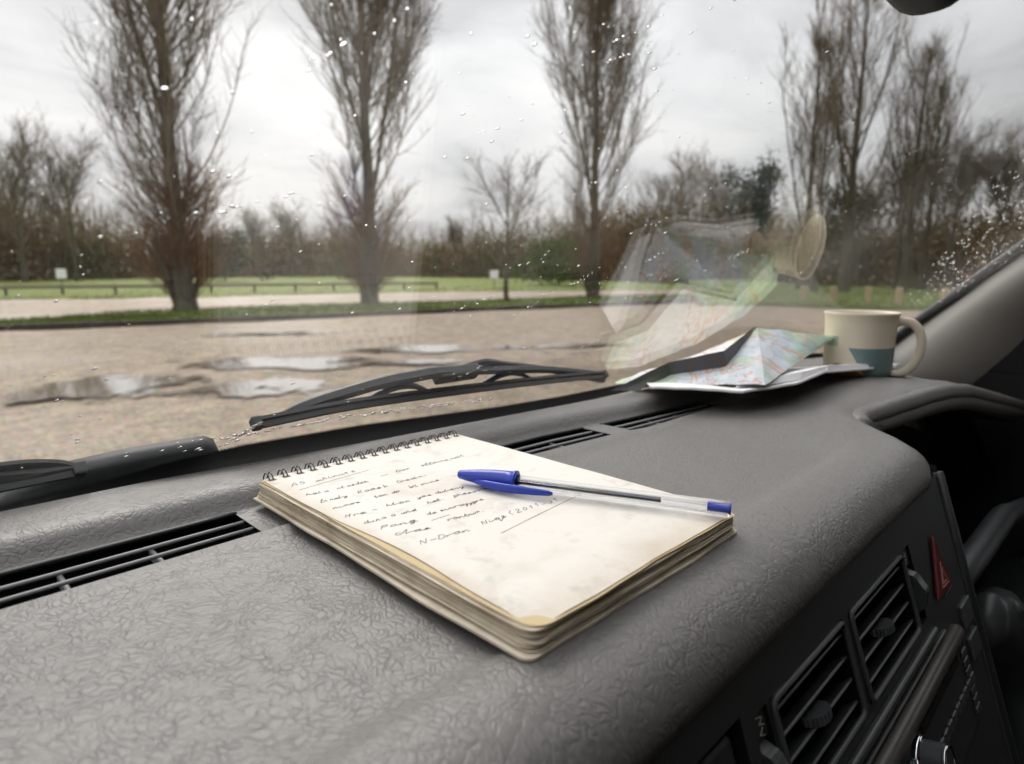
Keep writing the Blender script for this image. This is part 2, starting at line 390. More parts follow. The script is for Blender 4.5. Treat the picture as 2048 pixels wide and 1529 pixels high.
M['twig2'] = m_twig('woodland_twigs', (0.15, 0.122, 0.088), (0.23, 0.185, 0.135), 0.15)
def m_woods():
    s = NT('woodland_scrub'); g = s.obj(); a = s.noise(0.075, 3, 0.6, g); b = s.noise(0.9, 4, 0.65, g)
    c = s.ramp(a, [(0.32, (0.105, 0.108, 0.048)), (0.46, (0.155, 0.122, 0.074)), (0.56, (0.17, 0.125, 0.076)), (0.70, (0.13, 0.132, 0.058))])
    c = s.mix(s.ramp(b, [(0.35, (0, 0, 0)), (0.7, (1, 1, 1))]), c, s.mix(1.0, c, (1.7, 1.6, 1.45), 'MULTIPLY'))
    s.bsdf(c, 0.85, spec=0.1); return s.m
M['woods'] = m_woods()
M['evergreen'] = m_twig('evergreen_foliage', (0.02, 0.034, 0.022), (0.045, 0.062, 0.036), 0.8)
M['bushgreen'] = m_twig('bush_foliage', (0.055, 0.085, 0.018), (0.11, 0.145, 0.03), 0.8)
M['timber'] = m_wood('weathered_timber', (0.10, 0.085, 0.065), (0.20, 0.17, 0.13))
M['kerbrail'] = m_wood('grey_rail', (0.16, 0.14, 0.115), (0.26, 0.225, 0.185))
M['post'] = m_wood('pale_timber', (0.36, 0.27, 0.16), (0.52, 0.40, 0.25))
M['kerb'] = m_wood('dark_edging', (0.035, 0.03, 0.026), (0.08, 0.066, 0.055))
M['signw'] = m_plain('white_sign', (0.80, 0.82, 0.84), 0.5)
M['signr'] = m_plain('red_sign', (0.55, 0.05, 0.05), 0.5)
M['steel'] = m_plain('galvanised_post', (0.30, 0.31, 0.31), 0.5, metal=0.6)
M['leather'] = m_leather()
M['fascia'] = m_plain('black_fascia_plastic', (0.0185, 0.0205, 0.0220), 0.50, 0.45, bump=(900, 0.25, 0.0004))
M['ventblack'] = m_plain('vent_black', (0.008, 0.009, 0.010), 0.38, 0.5)
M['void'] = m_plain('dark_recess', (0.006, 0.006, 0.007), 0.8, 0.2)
M['slat'] = m_plain('slat_plastic', (0.050, 0.053, 0.055), 0.36, 0.5)
M['bar'] = m_plain('greyish_trim', (0.06, 0.055, 0.048), 0.38, 0.5, bump=(600, 0.2, 0.0003))
M['bar2'] = m_plain('pale_slat', (0.26, 0.26, 0.262), 0.4, 0.5)
M['chrome'] = m_plain('chrome', (0.75, 0.76, 0.78), 0.12, metal=1.0)
M['teal'] = m_plain('teal_glare', (0.02, 0.085, 0.09), 0.12, 0.6)  # teal glare on the radio, given as a surface colour
M['hazard'] = m_plain('red_hazard_plastic', (0.115, 0.009, 0.009), 0.35, 0.5)
M['print'] = m_plain('pale_print', (0.20, 0.205, 0.20), 0.6)
M['printred'] = m_plain('pale_red_print', (0.42, 0.16, 0.14), 0.6)
M['rubber'] = m_plain('wiper_rubber', (0.016, 0.019, 0.021), 0.5, 0.5, var=0.3)
M['wiper'] = m_plain('wiper_metal', (0.018, 0.022, 0.025), 0.42, 0.5, bump=(300, 0.15, 0.0005))
M['cowl'] = m_plain('cowl_plastic', (0.013, 0.015, 0.0165), 0.5, 0.5, bump=(250, 0.3, 0.0006))
M['pillar'] = m_plain('pillar_trim', (0.60, 0.57, 0.53), 0.6, 0.4, bump=(500, 0.25, 0.0006))
M['headliner'] = m_plain('headliner', (0.20, 0.19, 0.175), 0.9, 0.1)
M['cabin'] = m_plain('cabin_trim', (0.014, 0.014, 0.015), 0.7, 0.3)
M['body'] = m_plain('van_paint', (0.25, 0.27, 0.28), 0.3, 0.5)
M['glass'] = m_glass_pane(); M['drop'] = m_drop(); M['frit'] = m_frit()
M['paper'] = m_paper('aged_paper', (0.78, 0.742, 0.685), (0.55, 0.48, 0.40), 0.55, 0.45, 0.38)
M['edge'] = m_page_edge('page_edges', (0.50, 0.43, 0.33), (0.76, 0.69, 0.56))
M['edge2'] = m_page_edge('browned_edges', (0.36, 0.28, 0.19), (0.60, 0.51, 0.38))
M['cover'] = m_page_edge('card_cover', (0.60, 0.53, 0.42), (0.72, 0.65, 0.53))
M['yellowed'] = m_paper('yellowed_paper', (0.60, 0.48, 0.28), (0.42, 0.28, 0.12), 0.7, 0.2)
M['ink'] = m_plain('grey_ink', (0.15, 0.14, 0.15), 0.7, 0.2)
M['wire'] = m_plain('spiral_wire', (0.060, 0.047, 0.040), 0.32, 0.6, metal=0.4)
M['hole'] = m_plain('hole_patch', (0.20, 0.16, 0.12), 0.9, 0.1)  # dark patch on the page in place of a hole's shade
M['blue'] = m_plain('blue_plastic', (0.016, 0.045, 0.42), 0.28, 0.5)
M['inkcore'] = m_plain('ink_refill', (0.06, 0.06, 0.066), 0.3, 0.5)
def m_barrel():
    s = NT('clear_barrel'); return s.done(s.n('MixShader', {0: 0.55, 1: s.n('BsdfTransparent', {'Color': (0.93, 0.94, 0.96)}).outputs[0], 2: s.n('BsdfGlass', {'Color': (0.98, 0.98, 0.99), 'Roughness': 0.03, 'IOR': 1.30}).outputs[0]}).outputs[0])
M['barrel'] = m_barrel()
M['map'] = m_map('road_map', (0.72, 0.75, 0.755), 1.0, 0.65)
M['mapsheen'] = m_map('map_panel_sheen', (0.47, 0.52, 0.57), 0.85, 0.5)  # same map, with its bluish sheen put into the colour
M['mapdark'] = m_map('map_cover', (0.085, 0.083, 0.095), 0.3, 0.3)
M['white'] = m_paper('plain_paper', (0.78, 0.77, 0.78), (0.66, 0.65, 0.64), 0.3, 0.05)
M['mug'] = m_mug()
M['mugplain'] = m_plain('cream_enamel', (0.70, 0.62, 0.49), 0.35, 0.5)
# ------------------------------------------------------------------ the car park and the ground beyond
def tri_fill(poly, z):                       # flat polygon as a fan about its centre
    c = np.mean(np.array(poly), 0)
    V = [(c[0], c[1], z)]+[(x, y, z) for x, y in poly]; n = len(poly)
    return V, [(0, i+1, (i+1) % n+1) for i in range(n)]
# gently uneven gravel sheet reaching to the horizon (a fine grid near the van, coarse far out)
gx = np.concatenate([[-900, -300, -120, -60, -30], np.linspace(-15, 60, 110), [75, 110, 180, 400, 900]])
gy = np.concatenate([[-600, -120, -40, -15], np.linspace(-6, 50, 90), [65, 100, 200, 500, 1200]])
GX, GY = np.meshgrid(gx, gy, indexing='ij')
GZ = 0.015*np.sin(GX*0.9+GY*0.4)*np.cos(GY*0.7-GX*0.3)+0.01*np.sin(GX*2.3)*np.sin(GY*2.1+1)
V = np.stack([GX, GY, GZ], -1).reshape(-1, 3); nx, ny = len(gx), len(gy)
I = np.arange(nx*ny).reshape(nx, ny)
F = np.stack([I[:-1, :-1], I[1:, :-1], I[1:, 1:], I[:-1, 1:]], -1).reshape(-1, 4)
tag(mk('ground', V, F, M['gravel'], smooth=True), kind='structure')
def gz(x, y): return 0.015*math.sin(x*0.9+y*0.4)*math.cos(y*0.7-x*0.3)+0.01*math.sin(x*2.3)*math.sin(y*2.1+1)

def strip(near, far, zn, zf, rows, colsn, rough=0.02):
    """ruled sheet between two polylines"""
    near = np.array(spline([(*p, 0) for p in near], colsn)); far = np.array(spline([(*p, 0) for p in far], colsn))
    V = []
    for i in range(colsn):
        for j in range(rows):
            t = j/(rows-1); p = near[i]*(1-t)+far[i]*t
            z = zn+(zf-zn)*t + rough*(math.sin(p[0]*1.7+j)*0.5+math.sin(p[1]*1.3+i*0.7)*0.5)
            if j in (0, rows-1) : z = min(z, zn if j == 0 else zf)
            V.append((p[0], p[1], z))
    F = [(i*rows+j, (i+1)*rows+j, (i+1)*rows+j+1, i*rows+j+1) for i in range(colsn-1) for j in range(rows-1)]
    return V, F
kerb_line = [(-14, 24.2), (-6, 21.9), (2.0, 19.8), (5.4, 18.95), (9.6, 18.0), (14.3, 17.3), (22.0, 15.9), (26.5, 14.6), (28.6, 13.9)]
verge_far = [(-14, 26.6), (-6, 25.0), (2.4, 23.6), (6.9, 25.6), (13.1, 25.4), (18.9, 24.0), (27.9, 22.9), (33.0, 21.0), (35.0, 19.5)]
V, F = strip(kerb_line, verge_far, 0.09, 0.012, 12, 60, 0.03)
tag(mk('grass_verge', V, F, M['grass'], smooth=True), kind='structure')
# far field: rises a little towards the wood
fn = [(-40, 52), (-12, 45), (4.4, 41), (10.1, 38.0), (20, 36.6), (29.8, 34.6), (36, 30), (44, 25.5)]
ff = [(-60, 150), (-20, 150), (20, 150), (60, 140), (95, 120), (120, 95), (130, 80), (140, 70)]
V, F = strip(fn, ff, 0.02, 1.15, 26, 60, 0.05)
tag(mk('grass_field', V, F, M['field'], smooth=True), kind='structure')
# grass bank on the driver's side
V, F = strip([(24.5, 13.3), (26.0, 11.2), (26.6, 8.0), (27.7, 5.2), (29, 0), (31, -8)], [(44, 25), (60, 26), (75, 18), (80, 10), (82, 0), (84, -15)], 0.02, 0.75, 24, 40, 0.05)
tag(mk('grass_bank', V, F, M['grass'], smooth=True), kind='structure')

# timber edging along the verge, one board after another
kp = np.array(spline([(*p, 0) for p in kerb_line], 400)); seg = np.r_[0, np.cumsum(np.linalg.norm(np.diff(kp, axis=0), axis=1))]
kerb = empty('kerb_edging', (float(kp[0][0]), float(kp[0][1]), 0), 'long dark timber edging between the gravel and the grass verge', 'kerb')
d0 = 0.0; o0 = kp[0]
while d0 < seg[-1]-2.4:
    a = [np.interp(d0+0.02, seg, kp[:, k]) for k in range(2)]; b = [np.interp(d0+2.38, seg, kp[:, k]) for k in range(2)]
    ex = Vector((b[0]-a[0], b[1]-a[1], 0)); L = ex.length; ex.normalize(); ey = Vector((-ex.y, ex.x, 0))
    dz = rnd.uniform(-0.02, 0.015)
    mat = frame(((a[0]+b[0])/2-o0[0], (a[1]+b[1])/2-o0[1], 0.055+dz), ex, ey, Vector((0, 0, 1)))
    V, F = xf(bbox(L, 0.13, 0.20, 0.012, 1), mat)
    mk('edging_board', V, F, M['kerb'], kerb)
    d0 += 2.4
# rain puddles in the gravel
def vnoise(x, y, seed):                      # cheap value noise
    xi, yi = math.floor(x), math.floor(y); fx, fy = x-xi, y-yi; fx = fx*fx*(3-2*fx); fy = fy*fy*(3-2*fy)
    def h(a, b): q = math.sin(a*127.1+b*311.7+seed*74.7)*43758.5453; return q-math.floor(q)
    return (h(xi, yi)*(1-fx)+h(xi+1, yi)*fx)*(1-fy)+(h(xi, yi+1)*(1-fx)+h(xi+1, yi+1)*fx)*fy
def puddle(cx, cy, rx, ry, ang, seed, z=0.032):
    """shallow water: the region where an uneven field is above zero, traced cell by cell"""
    n = 64; ca, sa = math.cos(ang), math.sin(ang); U = 1.45; V, F, idx = [], [], {}
    def f(u, v):
        q = 0.55*vnoise(u*2.2+seed, v*1.5, seed)+0.30*vnoise(u*5.3, v*3.6+seed, seed+1)+0.42*vnoise(u*11, v*6, seed+2)
        return 1.0-(u*u+v*v)**0.75+(q-0.62)*2.1
    g = [[f(-U+2*U*i/n, -U+2*U*j/n) for j in range(n+1)] for i in range(n+1)]
    def vert(i, j):
        k = (round(i, 4), round(j, 4))
        if k not in idx:
            u, v = (-U+2*U*i/n)*rx, (-U+2*U*j/n)*ry; idx[k] = len(V); V.append((cx+u*ca-v*sa, cy+u*sa+v*ca, z))
        return idx[k]
    for i in range(n):
        for j in range(n):
            c4 = [(i, j), (i+1, j), (i+1, j+1), (i, j+1)]; out = []
            for k in range(4):
                a, b = c4[k], c4[(k+1) % 4]; fa_, fb = g[a[0]][a[1]], g[b[0]][b[1]]
                if fa_ > 0: out.append(vert(*a))
                if (fa_ > 0) != (fb > 0): t = fa_/(fa_-fb); out.append(vert(a[0]+(b[0]-a[0])*t, a[1]+(b[1]-a[1])*t))
            out = [q for m, q in enumerate(out) if q not in out[:m]]
            if len(out) > 2: F.append(tuple(out))
    o = mk('puddle', V, F, M['water']); a_ = o.data.attributes.new('depth', 'FLOAT', 'POINT')
    inv = {q: k for k, q in idx.items()}
    a_.data.foreach_set('value', [max(0.0, f(-U+2*U*inv[q][0]/n, -U+2*U*inv[q][1]/n)) for q in range(len(V))])
    return tag(o, kind='structure')
A4 = -math.pi/4
for i, (cx, cy, rx, ry, a) in enumerate([(4.45, 9.45, 1.7, 0.75, A4), (3.20, 7.60, 1.1, 0.62, A4), (1.85, 9.0, 1.0, 1.0, A4), (7.3, 9.2, 1.5, 0.50, A4+0.1),
        (9.6, 7.6, 1.3, 0.30, A4+0.2), (5.9, 8.1, 0.85, 0.26, A4), (6.2, 14.3, 1.9, 0.4, A4+0.2)]):
    puddle(cx, cy, rx, ry, a, 40+i, 0.030+0.0006*i)

# ------------------------------------------------------------------ trees
def sweep_many(P, R, S):
    N, K, _ = P.shape
    T = np.gradient(P, axis=1); T /= np.linalg.norm(T, axis=2, keepdims=True)+1e-9
    ref = np.array([0.31, 0.93, 0.12]); s = np.cross(T, ref); s /= np.linalg.norm(s, axis=2, keepdims=True)+1e-9
    u = np.cross(s, T)
    an = 2*np.pi*np.arange(S)/S
    V = P[:, :, None, :]+R[:, :, None, None]*(s[:, :, None, :]*np.cos(an)[None, None, :, None]+u[:, :, None, :]*np.sin(an)[None, None, :, None])
    idx = np.arange(N*K*S).reshape(N, K, S)
    a = idx[:, :-1]; b = np.roll(idx, -1, 2)[:, :-1]; c = np.roll(idx, -1, 2)[:, 1:]; d = idx[:, 1:]
    return V.reshape(-1, 3), np.stack([a, b, c, d], -1).reshape(-1, 4)
def cat(parts):
    V, F, b = [], [], 0
    for v, f in parts: V.append(v); F.append(f+b); b += len(v)
    return np.concatenate(V), np.concatenate(F)
def grow(p0, d0, L, K, lift, wob, r):
    """paths from starts p0 (N,3) along d0, turning upwards by lift per step, with random wander"""
    N = len(p0); P = np.zeros((N, K, 3)); P[:, 0] = p0; d = d0/np.linalg.norm(d0, axis=1, keepdims=True); lift = np.broadcast_to(lift, (N,))
    for k in range(1, K):
        d = d+np.stack([np.zeros(N), np.zeros(N), lift], 1)+r.normal(0, wob, (N, 3)); d /= np.linalg.norm(d, axis=1, keepdims=True)
        P[:, k] = P[:, k-1]+d*(L/(K-1))[:, None]
    return P
def at(P, i, t):                             # points and directions at parameter t along paths i
    K = P.shape[1]; f = t*(K-1); k = np.minimum(f.astype(int), K-2); w_ = (f-k)[:, None]
    a, b = P[i, k], P[i, k+1]; d = b-a
    return a*(1-w_)+b*w_, d/np.linalg.norm(d, axis=1, keepdims=True)
def outdir(n, r, tilt):
    a = r.uniform(0, 2*np.pi, n); s = np.sin(tilt); return np.stack([s*np.cos(a), s*np.sin(a), np.cos(tilt)], 1)
def side(d, r, ang):
    n = len(d); q = r.normal(0, 1, (n, 3)); q -= d*np.sum(q*d, 1, keepdims=True); q /= np.linalg.norm(q, axis=1, keepdims=True)
    return d*np.cos(ang)[:, None]+q*np.sin(ang)[:, None]

def poplar(seed, H, r0, spread, n1=70, shoots=120, low=0.12, dense=1.0, name='poplar'):
    """fastigiate poplar: trunk with leaders / steep wavy crown / brush of shoots round the foot"""
    r = np.random.default_rng(seed)
    # trunk with flared foot, then two or three leaders alongside
    K = 26; t = np.linspace(0, 1, K); tr = np.zeros((1, K, 3)); tr[0, :, 2] = t*H*0.97
    tr[0, :, 0] = np.cumsum(r.normal(0, 0.035, K))*t**0.5; tr[0, :, 1] = np.cumsum(r.normal(0, 0.035, K))*t**0.5
    R = r0*(1-t)**0.85*0.92+0.015; R[:3] += r0*np.array([0.45, 0.22, 0.06])
    parts = [sweep_many(tr, R[None], 14)]
    nl = 3; tl = np.array([0.22, 0.33, 0.45])*r.uniform(0.9, 1.1, nl); p, d = at(tr, np.zeros(nl, int), tl)
    lead = grow(p, outdir(nl, r, np.full(nl, 0.30)), (1-tl)*H*0.86, 18, 0.045, 0.03, r)
    rl = (0.42*r0*(1-tl*0.9))[:, None]*np.linspace(1, 0.08, 18)[None]
    parts.append(sweep_many(lead, rl, 9))
    nb = 9                                     # buttress stems fused to the foot
    aa = r.uniform(0, 6.28, nb); p = np.stack([np.cos(aa)*r0*0.85, np.sin(aa)*r0*0.85, np.full(nb, -0.05)], 1)
    but = grow(p, np.stack([np.cos(aa)*0.18, np.sin(aa)*0.18, np.ones(nb)], 1), r.uniform(1.6, 3.6, nb), 8, 0.02, 0.05, r)
    parts.append(sweep_many(but, (r.uniform(0.25, 0.42, nb)*r0)[:, None]*np.linspace(1, 0.25, 8)[None], 8))
    trunk = cat(parts)
    # crown
    allp = np.concatenate([tr[:, np.linspace(0, K-1, 18).astype(int)], lead])
    i1 = np.where(r.random(n1) < 0.62, 0, r.integers(1, nl+1, n1)); t1 = np.where(i1 == 0, low+(0.93-low)*r.random(n1)**0.85, r.uniform(0.1, 0.9, n1))
    p, d = at(allp, i1, t1)
    zf = p[:, 2]/H
    L1 = H*(0.26+0.16*np.sin(np.pi*np.clip(zf*1.15, 0, 1)))*r.uniform(0.65, 1.15, n1)*np.clip((1.06-zf)*2.2, 0.12, 1)
    tilt = np.clip(r.uniform(0.6, 1.25, n1)*spread*1.25, 0, 1.3)
    b1 = grow(p, outdir(n1, r, tilt), L1, 15, 0.150, 0.065, r)
    rb1 = (0.0046*L1+0.007)[:, None]*np.linspace(1, 0.16, 15)[None]
    n2 = int(n1*12*dense); i2 = r.integers(0, n1, n2); t2 = r.uniform(0.12, 0.98, n2); p, d = at(b1, i2, t2)
    L2 = np.clip(L1[i2]*r.uniform(0.2, 0.5, n2)*(1.1-0.5*t2), 0.6, 3.0)
    b2 = grow(p, side(d, r, r.uniform(0.3, 0.75, n2)), L2, 8, 0.10, 0.11, r)
    rb2 = (0.0055*L2+0.0065)[:, None]*np.linspace(1, 0.35, 8)[None]
    n3 = int(n2*7.5); i3 = r.integers(0, n2, n3); t3 = r.uniform(0.15, 1.0, n3); p, d = at(b2, i3, t3)
    L3 = r.uniform(0.3, 1.05, n3); b3 = grow(p, side(d, r, r.uniform(0.25, 0.8, n3)), L3, 4, 0.15, 0.19, r)
    rb3 = np.full(n3, 0.0072)[:, None]*np.linspace(1, 0.55, 4)[None]
    n4 = int(n1*22*dense); i4 = r.integers(0, n1, n4); t4 = r.uniform(0.1, 1.0, n4); p, d = at(b1, i4, t4)
    b4 = grow(p, side(d, r, r.uniform(0.3, 0.8, n4)), r.uniform(0.4, 1.2, n4), 5, 0.16, 0.12, r)
    rb4 = np.full(n4, 0.0100)[:, None]*np.linspace(1, 0.5, 5)[None]
    crown = cat([sweep_many(b1, rb1, 6), sweep_many(b2, rb2, 3), sweep_many(b3, rb3, 3), sweep_many(b4, rb4, 3)])
    sh = None
    if shoots:
        aa = r.uniform(0, 6.28, shoots); hh = r.uniform(0.3, 3.8, shoots)
        rad = r0*(1.0-0.12*hh)
        p = np.stack([np.cos(aa)*rad, np.sin(aa)*rad, hh], 1)
        s1 = grow(p, np.stack([np.cos(aa)*1.15, np.sin(aa)*1.15, np.ones(shoots)], 1), r.uniform(1.0, 3.0, shoots), 8, 0.055, 0.08, r)
        n5 = shoots*9; i5 = r.integers(0, shoots, n5); p, d = at(s1, i5, r.uniform(0.1, 1, n5))
        s2 = grow(p, side(d, r, r.uniform(0.3, 0.9, n5)), r.uniform(0.3, 0.95, n5), 5, 0.10, 0.11, r)
        sh = cat([sweep_many(s1, np.full(shoots, 0.02)[:, None]*np.linspace(1, 0.3, 8)[None], 4), sweep_many(s2, np.full(n5, 0.0085)[:, None]*np.linspace(1, 0.5, 5)[None], 3)])
    return trunk, crown, sh
def plant_poplar(data, x, y, label, group='row of poplars', rz=0, sc_=1.0, z=0.05, name='poplar_tree', barkm='bark', twigm='twig'):
    o = empty(name, (x, y, z), label, 'tree', group, rz); o.scale = (sc_, sc_, sc_)
    link('trunk', data[0], M[barkm], o); link('crown', data[1], M[twigm], o)
    if data[2]: link('basal_shoots', data[2], M['shoot'], o)
    return o
def pm(d): return [new_mesh('tree_piece', *q, smooth=True) if q is not None else None for q in d]

pA = pm(poplar(3, 18.0, 0.31, 0.60, 92, 230, 0.12)); pB = pm(poplar(8, 18.6, 0.30, 0.60, 92, 170, 0.11)); pC = pm(poplar(21, 17.4, 0.26, 0.52, 78, 90, 0.11))
plant_poplar(pA, 7.88, 24.6, 'leafless poplar with a brush of russet shoots round its foot, leftmost complete tree', rz=0.6)
plant_poplar(pB, 14.95, 23.6, 'tall leafless poplar on the verge in the middle, straight dark trunk', rz=2.2)
plant_poplar(pC, 27.0, 20.9, 'narrower leafless poplar on the verge right of the small spreading tree', rz=1.1)
plant_poplar(pB, -2.1, 25.6, 'leafless poplar mostly cut off by the left edge, only branch tips showing', rz=4.4, sc_=0.98)
pD = pm(poplar(33, 18, 0.28, 0.50, 40, 0, 0.10, 0.8)); pE = pm(poplar(41, 15.5, 0.22, 0.44, 30, 0, 0.12, 0.75))
plant_poplar(pD, 41.0, 12.9, 'tallest poplar of the group at the right, rising above the mug', 'clump of poplars at the right', 0.3, 1.0, 0.1, twigm='twig3')
plant_poplar(pE, 41.5, 15.6, 'slim poplar at the left side of the right-hand clump', 'clump of poplars at the right', 1.9, 1.0, 0.1, twigm='twig3')
plant_poplar(pE, 42.5, 10.2, 'slim poplar just right of the tallest one in the clump', 'clump of poplars at the right', 3.3, 0.90, 0.1, twigm='twig3')
plant_poplar(pD, 45.5, 9.9, 'lower poplar at the right side of the clump, below the mirror corner', 'clump of poplars at the right', 5.0, 0.70, 0.1, twigm='twig3')
plant_poplar(pE, 39.0, 13.9, 'short poplar standing in front of the clump', 'clump of poplars at the right', 4.0, 0.72, 0.1, twigm='twig3')

def broad(seed, H, r0, tilt=0.75, n1=16, lift=0.03, n2f=9, n3f=7, wob=0.10, twig=0.008, dome=True):
    """spreading leafless tree: trunk, limbs, twigs"""
    r = np.random.default_rng(seed); K = 12; t = np.linspace(0, 1, K)
    tr = np.zeros((1, K, 3)); tr[0, :, 2] = t*H*0.62; tr[0, :, 0] = np.cumsum(r.normal(0, 0.02*H/7, K)); tr[0, :, 1] = np.cumsum(r.normal(0, 0.02*H/7, K))
    R = r0*(1-0.75*t); R[0] *= 1.35
    trunk = sweep_many(tr, R[None], 9)
    i1 = np.zeros(n1, int); t1 = r.uniform(0.32, 1.0, n1); p, d = at(tr, i1, t1)
    L1 = H*r.uniform(0.38, 0.62, n1)*(1.15-0.45*t1)
    b1 = grow(p, outdir(n1, r, tilt*r.uniform(0.6, 1.25, n1)*(1.15-0.5*t1)), L1, 11, lift, wob*0.7, r)
    n2 = n1*n2f; i2 = r.integers(0, n1, n2); t2 = r.uniform(0.2, 1, n2); p, d = at(b1, i2, t2)
    L2 = L1[i2]*r.uniform(0.22, 0.5, n2); b2 = grow(p, side(d, r, r.uniform(0.35, 0.9, n2)), L2, 8, lift, wob, r)
    n3 = n2*n3f; i3 = r.integers(0, n2, n3); p, d = at(b2, i3, r.uniform(0.15, 1, n3))
    b3 = grow(p, side(d, r, r.uniform(0.3, 0.9, n3)), H*r.uniform(0.05, 0.12, n3), 5, lift, wob, r)
    crown = cat([sweep_many(b1, (0.30*r0*(1.1-0.5*t1))[:, None]*np.linspace(1, 0.2, 11)[None], 5),
                 sweep_many(b2, (0.10*r0*r.uniform(0.7, 1.2, n2))[:, None]*np.linspace(1, 0.35, 8)[None], 4),
                 sweep_many(b3, np.full(n3, twig)[:, None]*np.linspace(1, 0.5, 5)[None], 3)])
    return trunk, crown, None
sm_t = pm(broad(5, 6.9, 0.13, 0.95, 16, 0.02, 9, 6, 0.09, 0.0065))
plant_poplar(sm_t, 21.3, 21.7, 'small bare spreading tree on the verge beside the white notice', None, 0.9, name='small_tree')

bA = pm(broad(12, 15, 0.28, 0.7, 20, 0.05, 10, 9, 0.11, 0.016)); bB = pm(broad(14, 13, 0.24, 0.6, 18, 0.06, 10, 9, 0.11, 0.016)); bC = pm(broad(17, 12, 0.20, 0.5, 20, 0.09, 10, 9, 0.09, 0.014))
def uvpos(u, dist):                          # ground position at a bearing (degrees right of the camera axis) and distance
    b = AZ-math.radians(u); return dist*math.cos(b), dist*math.sin(b)
far = [(bA, -37.4, 78, 0.3, 0.98, 'bare round-headed tree at the far left edge behind the fence'),
       (bB, -34.2, 80, 1.2, 1.05, 'bare tree behind the fence, between the left edge and the first poplar'),
       (bC, -40.5, 70, 2.0, 1.0, 'bare tree partly out of the picture beyond the fence'),
       (bB, -22.0, 100, 2.9, 0.72, 'low bare tree in the wood between the two near poplars'),
       (bA, -19.0, 98, 4.0, 0.70, 'low rounded bare tree just left of the middle poplar'),
       (bC, -5.0, 96, 0.7, 0.72, 'low bare tree behind the small spreading tree'),
       (bA, 14.5, 72, 5.1, 0.86, 'round bare tree beyond the propped map, right of the third poplar'),
       (bB, 17.6, 76, 3.7, 0.95, 'bare tree next to the dark evergreen in the wood'),
       (bC, 31.0, 47, 1.4, 0.76, 'twiggy bare tree right of the poplar clump'),
       (bC, 34.2, 44, 2.6, 0.70, 'twiggy bare tree above the wooden posts near the windscreen pillar'),
       (bC, 37.2, 46, 4.6, 0.74, 'twiggy bare tree at the right edge behind the dense drops'),
       (bB, 28.7, 52, 5.6, 0.60, 'bushy bare tree between the clump and the right edge')]
for d, b, dist, rz, s_, lab in far:
    x, y = uvpos(b, dist); plant_poplar(d, x, y, lab, 'bare trees along the wood', rz, s_, 0.3, 'woodland_tree', 'bark2', 'twig2')

# leaf-card crowns for the few evergreens
def leafy(seed, H, W, n, size, cone=False):
    r = np.random.default_rng(seed)
    cl = 46; cc = np.stack([r.normal(0, W*0.27, cl), r.normal(0, W*0.27, cl), r.uniform(0.12*H, 0.92*H, cl)], 1)
    if cone: cc[:, :2] *= (1.25-cc[:, 2:3]/H)
    k = r.integers(0, cl, n); p = cc[k]+r.normal(0, 1, (n, 3))*np.array([W*0.10, W*0.10, H*0.06])
    p[:, 2] = np.abs(p[:, 2])
    a = r.normal(0, 1, (n, 3)); a /= np.linalg.norm(a, axis=1, keepdims=True); b = np.cross(a, r.normal(0, 1, (n, 3))); b /= np.linalg.norm(b, axis=1, keepdims=True)
    s_ = (size*r.uniform(0.5, 1.3, n))[:, None]
    V = np.stack([p-a*s_, p-b*s_*0.55, p+a*s_, p+b*s_*0.55], 1).reshape(-1, 3)
    return V, np.arange(4*n).reshape(n, 4)
def evergreen(x, y, z, H, W, seed, mat, label, n=3500, size=0.16, name='evergreen_tree', cone=False):
    o = empty(name, (x, y, z), label, 'tree' if 'tree' in name else 'bush', None)
    P = np.zeros((1, 8, 3)); P[0, :, 2] = np.linspace(0, H*0.9, 8)
    V, F = sweep_many(P, np.linspace(0.12, 0.03, 8)[None]*H/6, 7); mk('trunk', V, F, M['bark2'], o, True)
    V, F = leafy(seed, H, W, n, size, cone); mk('crown', V, F, M[mat], o)
    return o
x, y = uvpos(-24.2, 74); evergreen(x, y, 0.2, 5.6, 4.6, 3, 'evergreen', 'dark evergreen bush in the wood right of the first poplar', name='evergreen_bush')
x, y = uvpos(20.3, 66); evergreen(x, y, 0.2, 11.5, 4.6, 4, 'evergreen', 'dark ivy-clad evergreen tree standing above the wood near the poplar clump', 5200, 0.2)
x, y = uvpos(4.2, 60); evergreen(x, y, 0.2, 4.2, 6.5, 5, 'bushgreen', 'green leafy bush behind the third poplar', 4200, 0.15, 'green_bush')
x, y = uvpos(27.5, 58); evergreen(x, y, 0.2, 8.0, 5.5, 6, 'evergreen', 'dark evergreen deep inside the poplar clump', 3000, 0.18)
x, y = uvpos(-13.6, 80); evergreen(x, y, 0.2, 4.6, 4.5, 7, 'bushgreen', 'olive green bush behind the middle poplar', 2600, 0.15, 'green_bush')

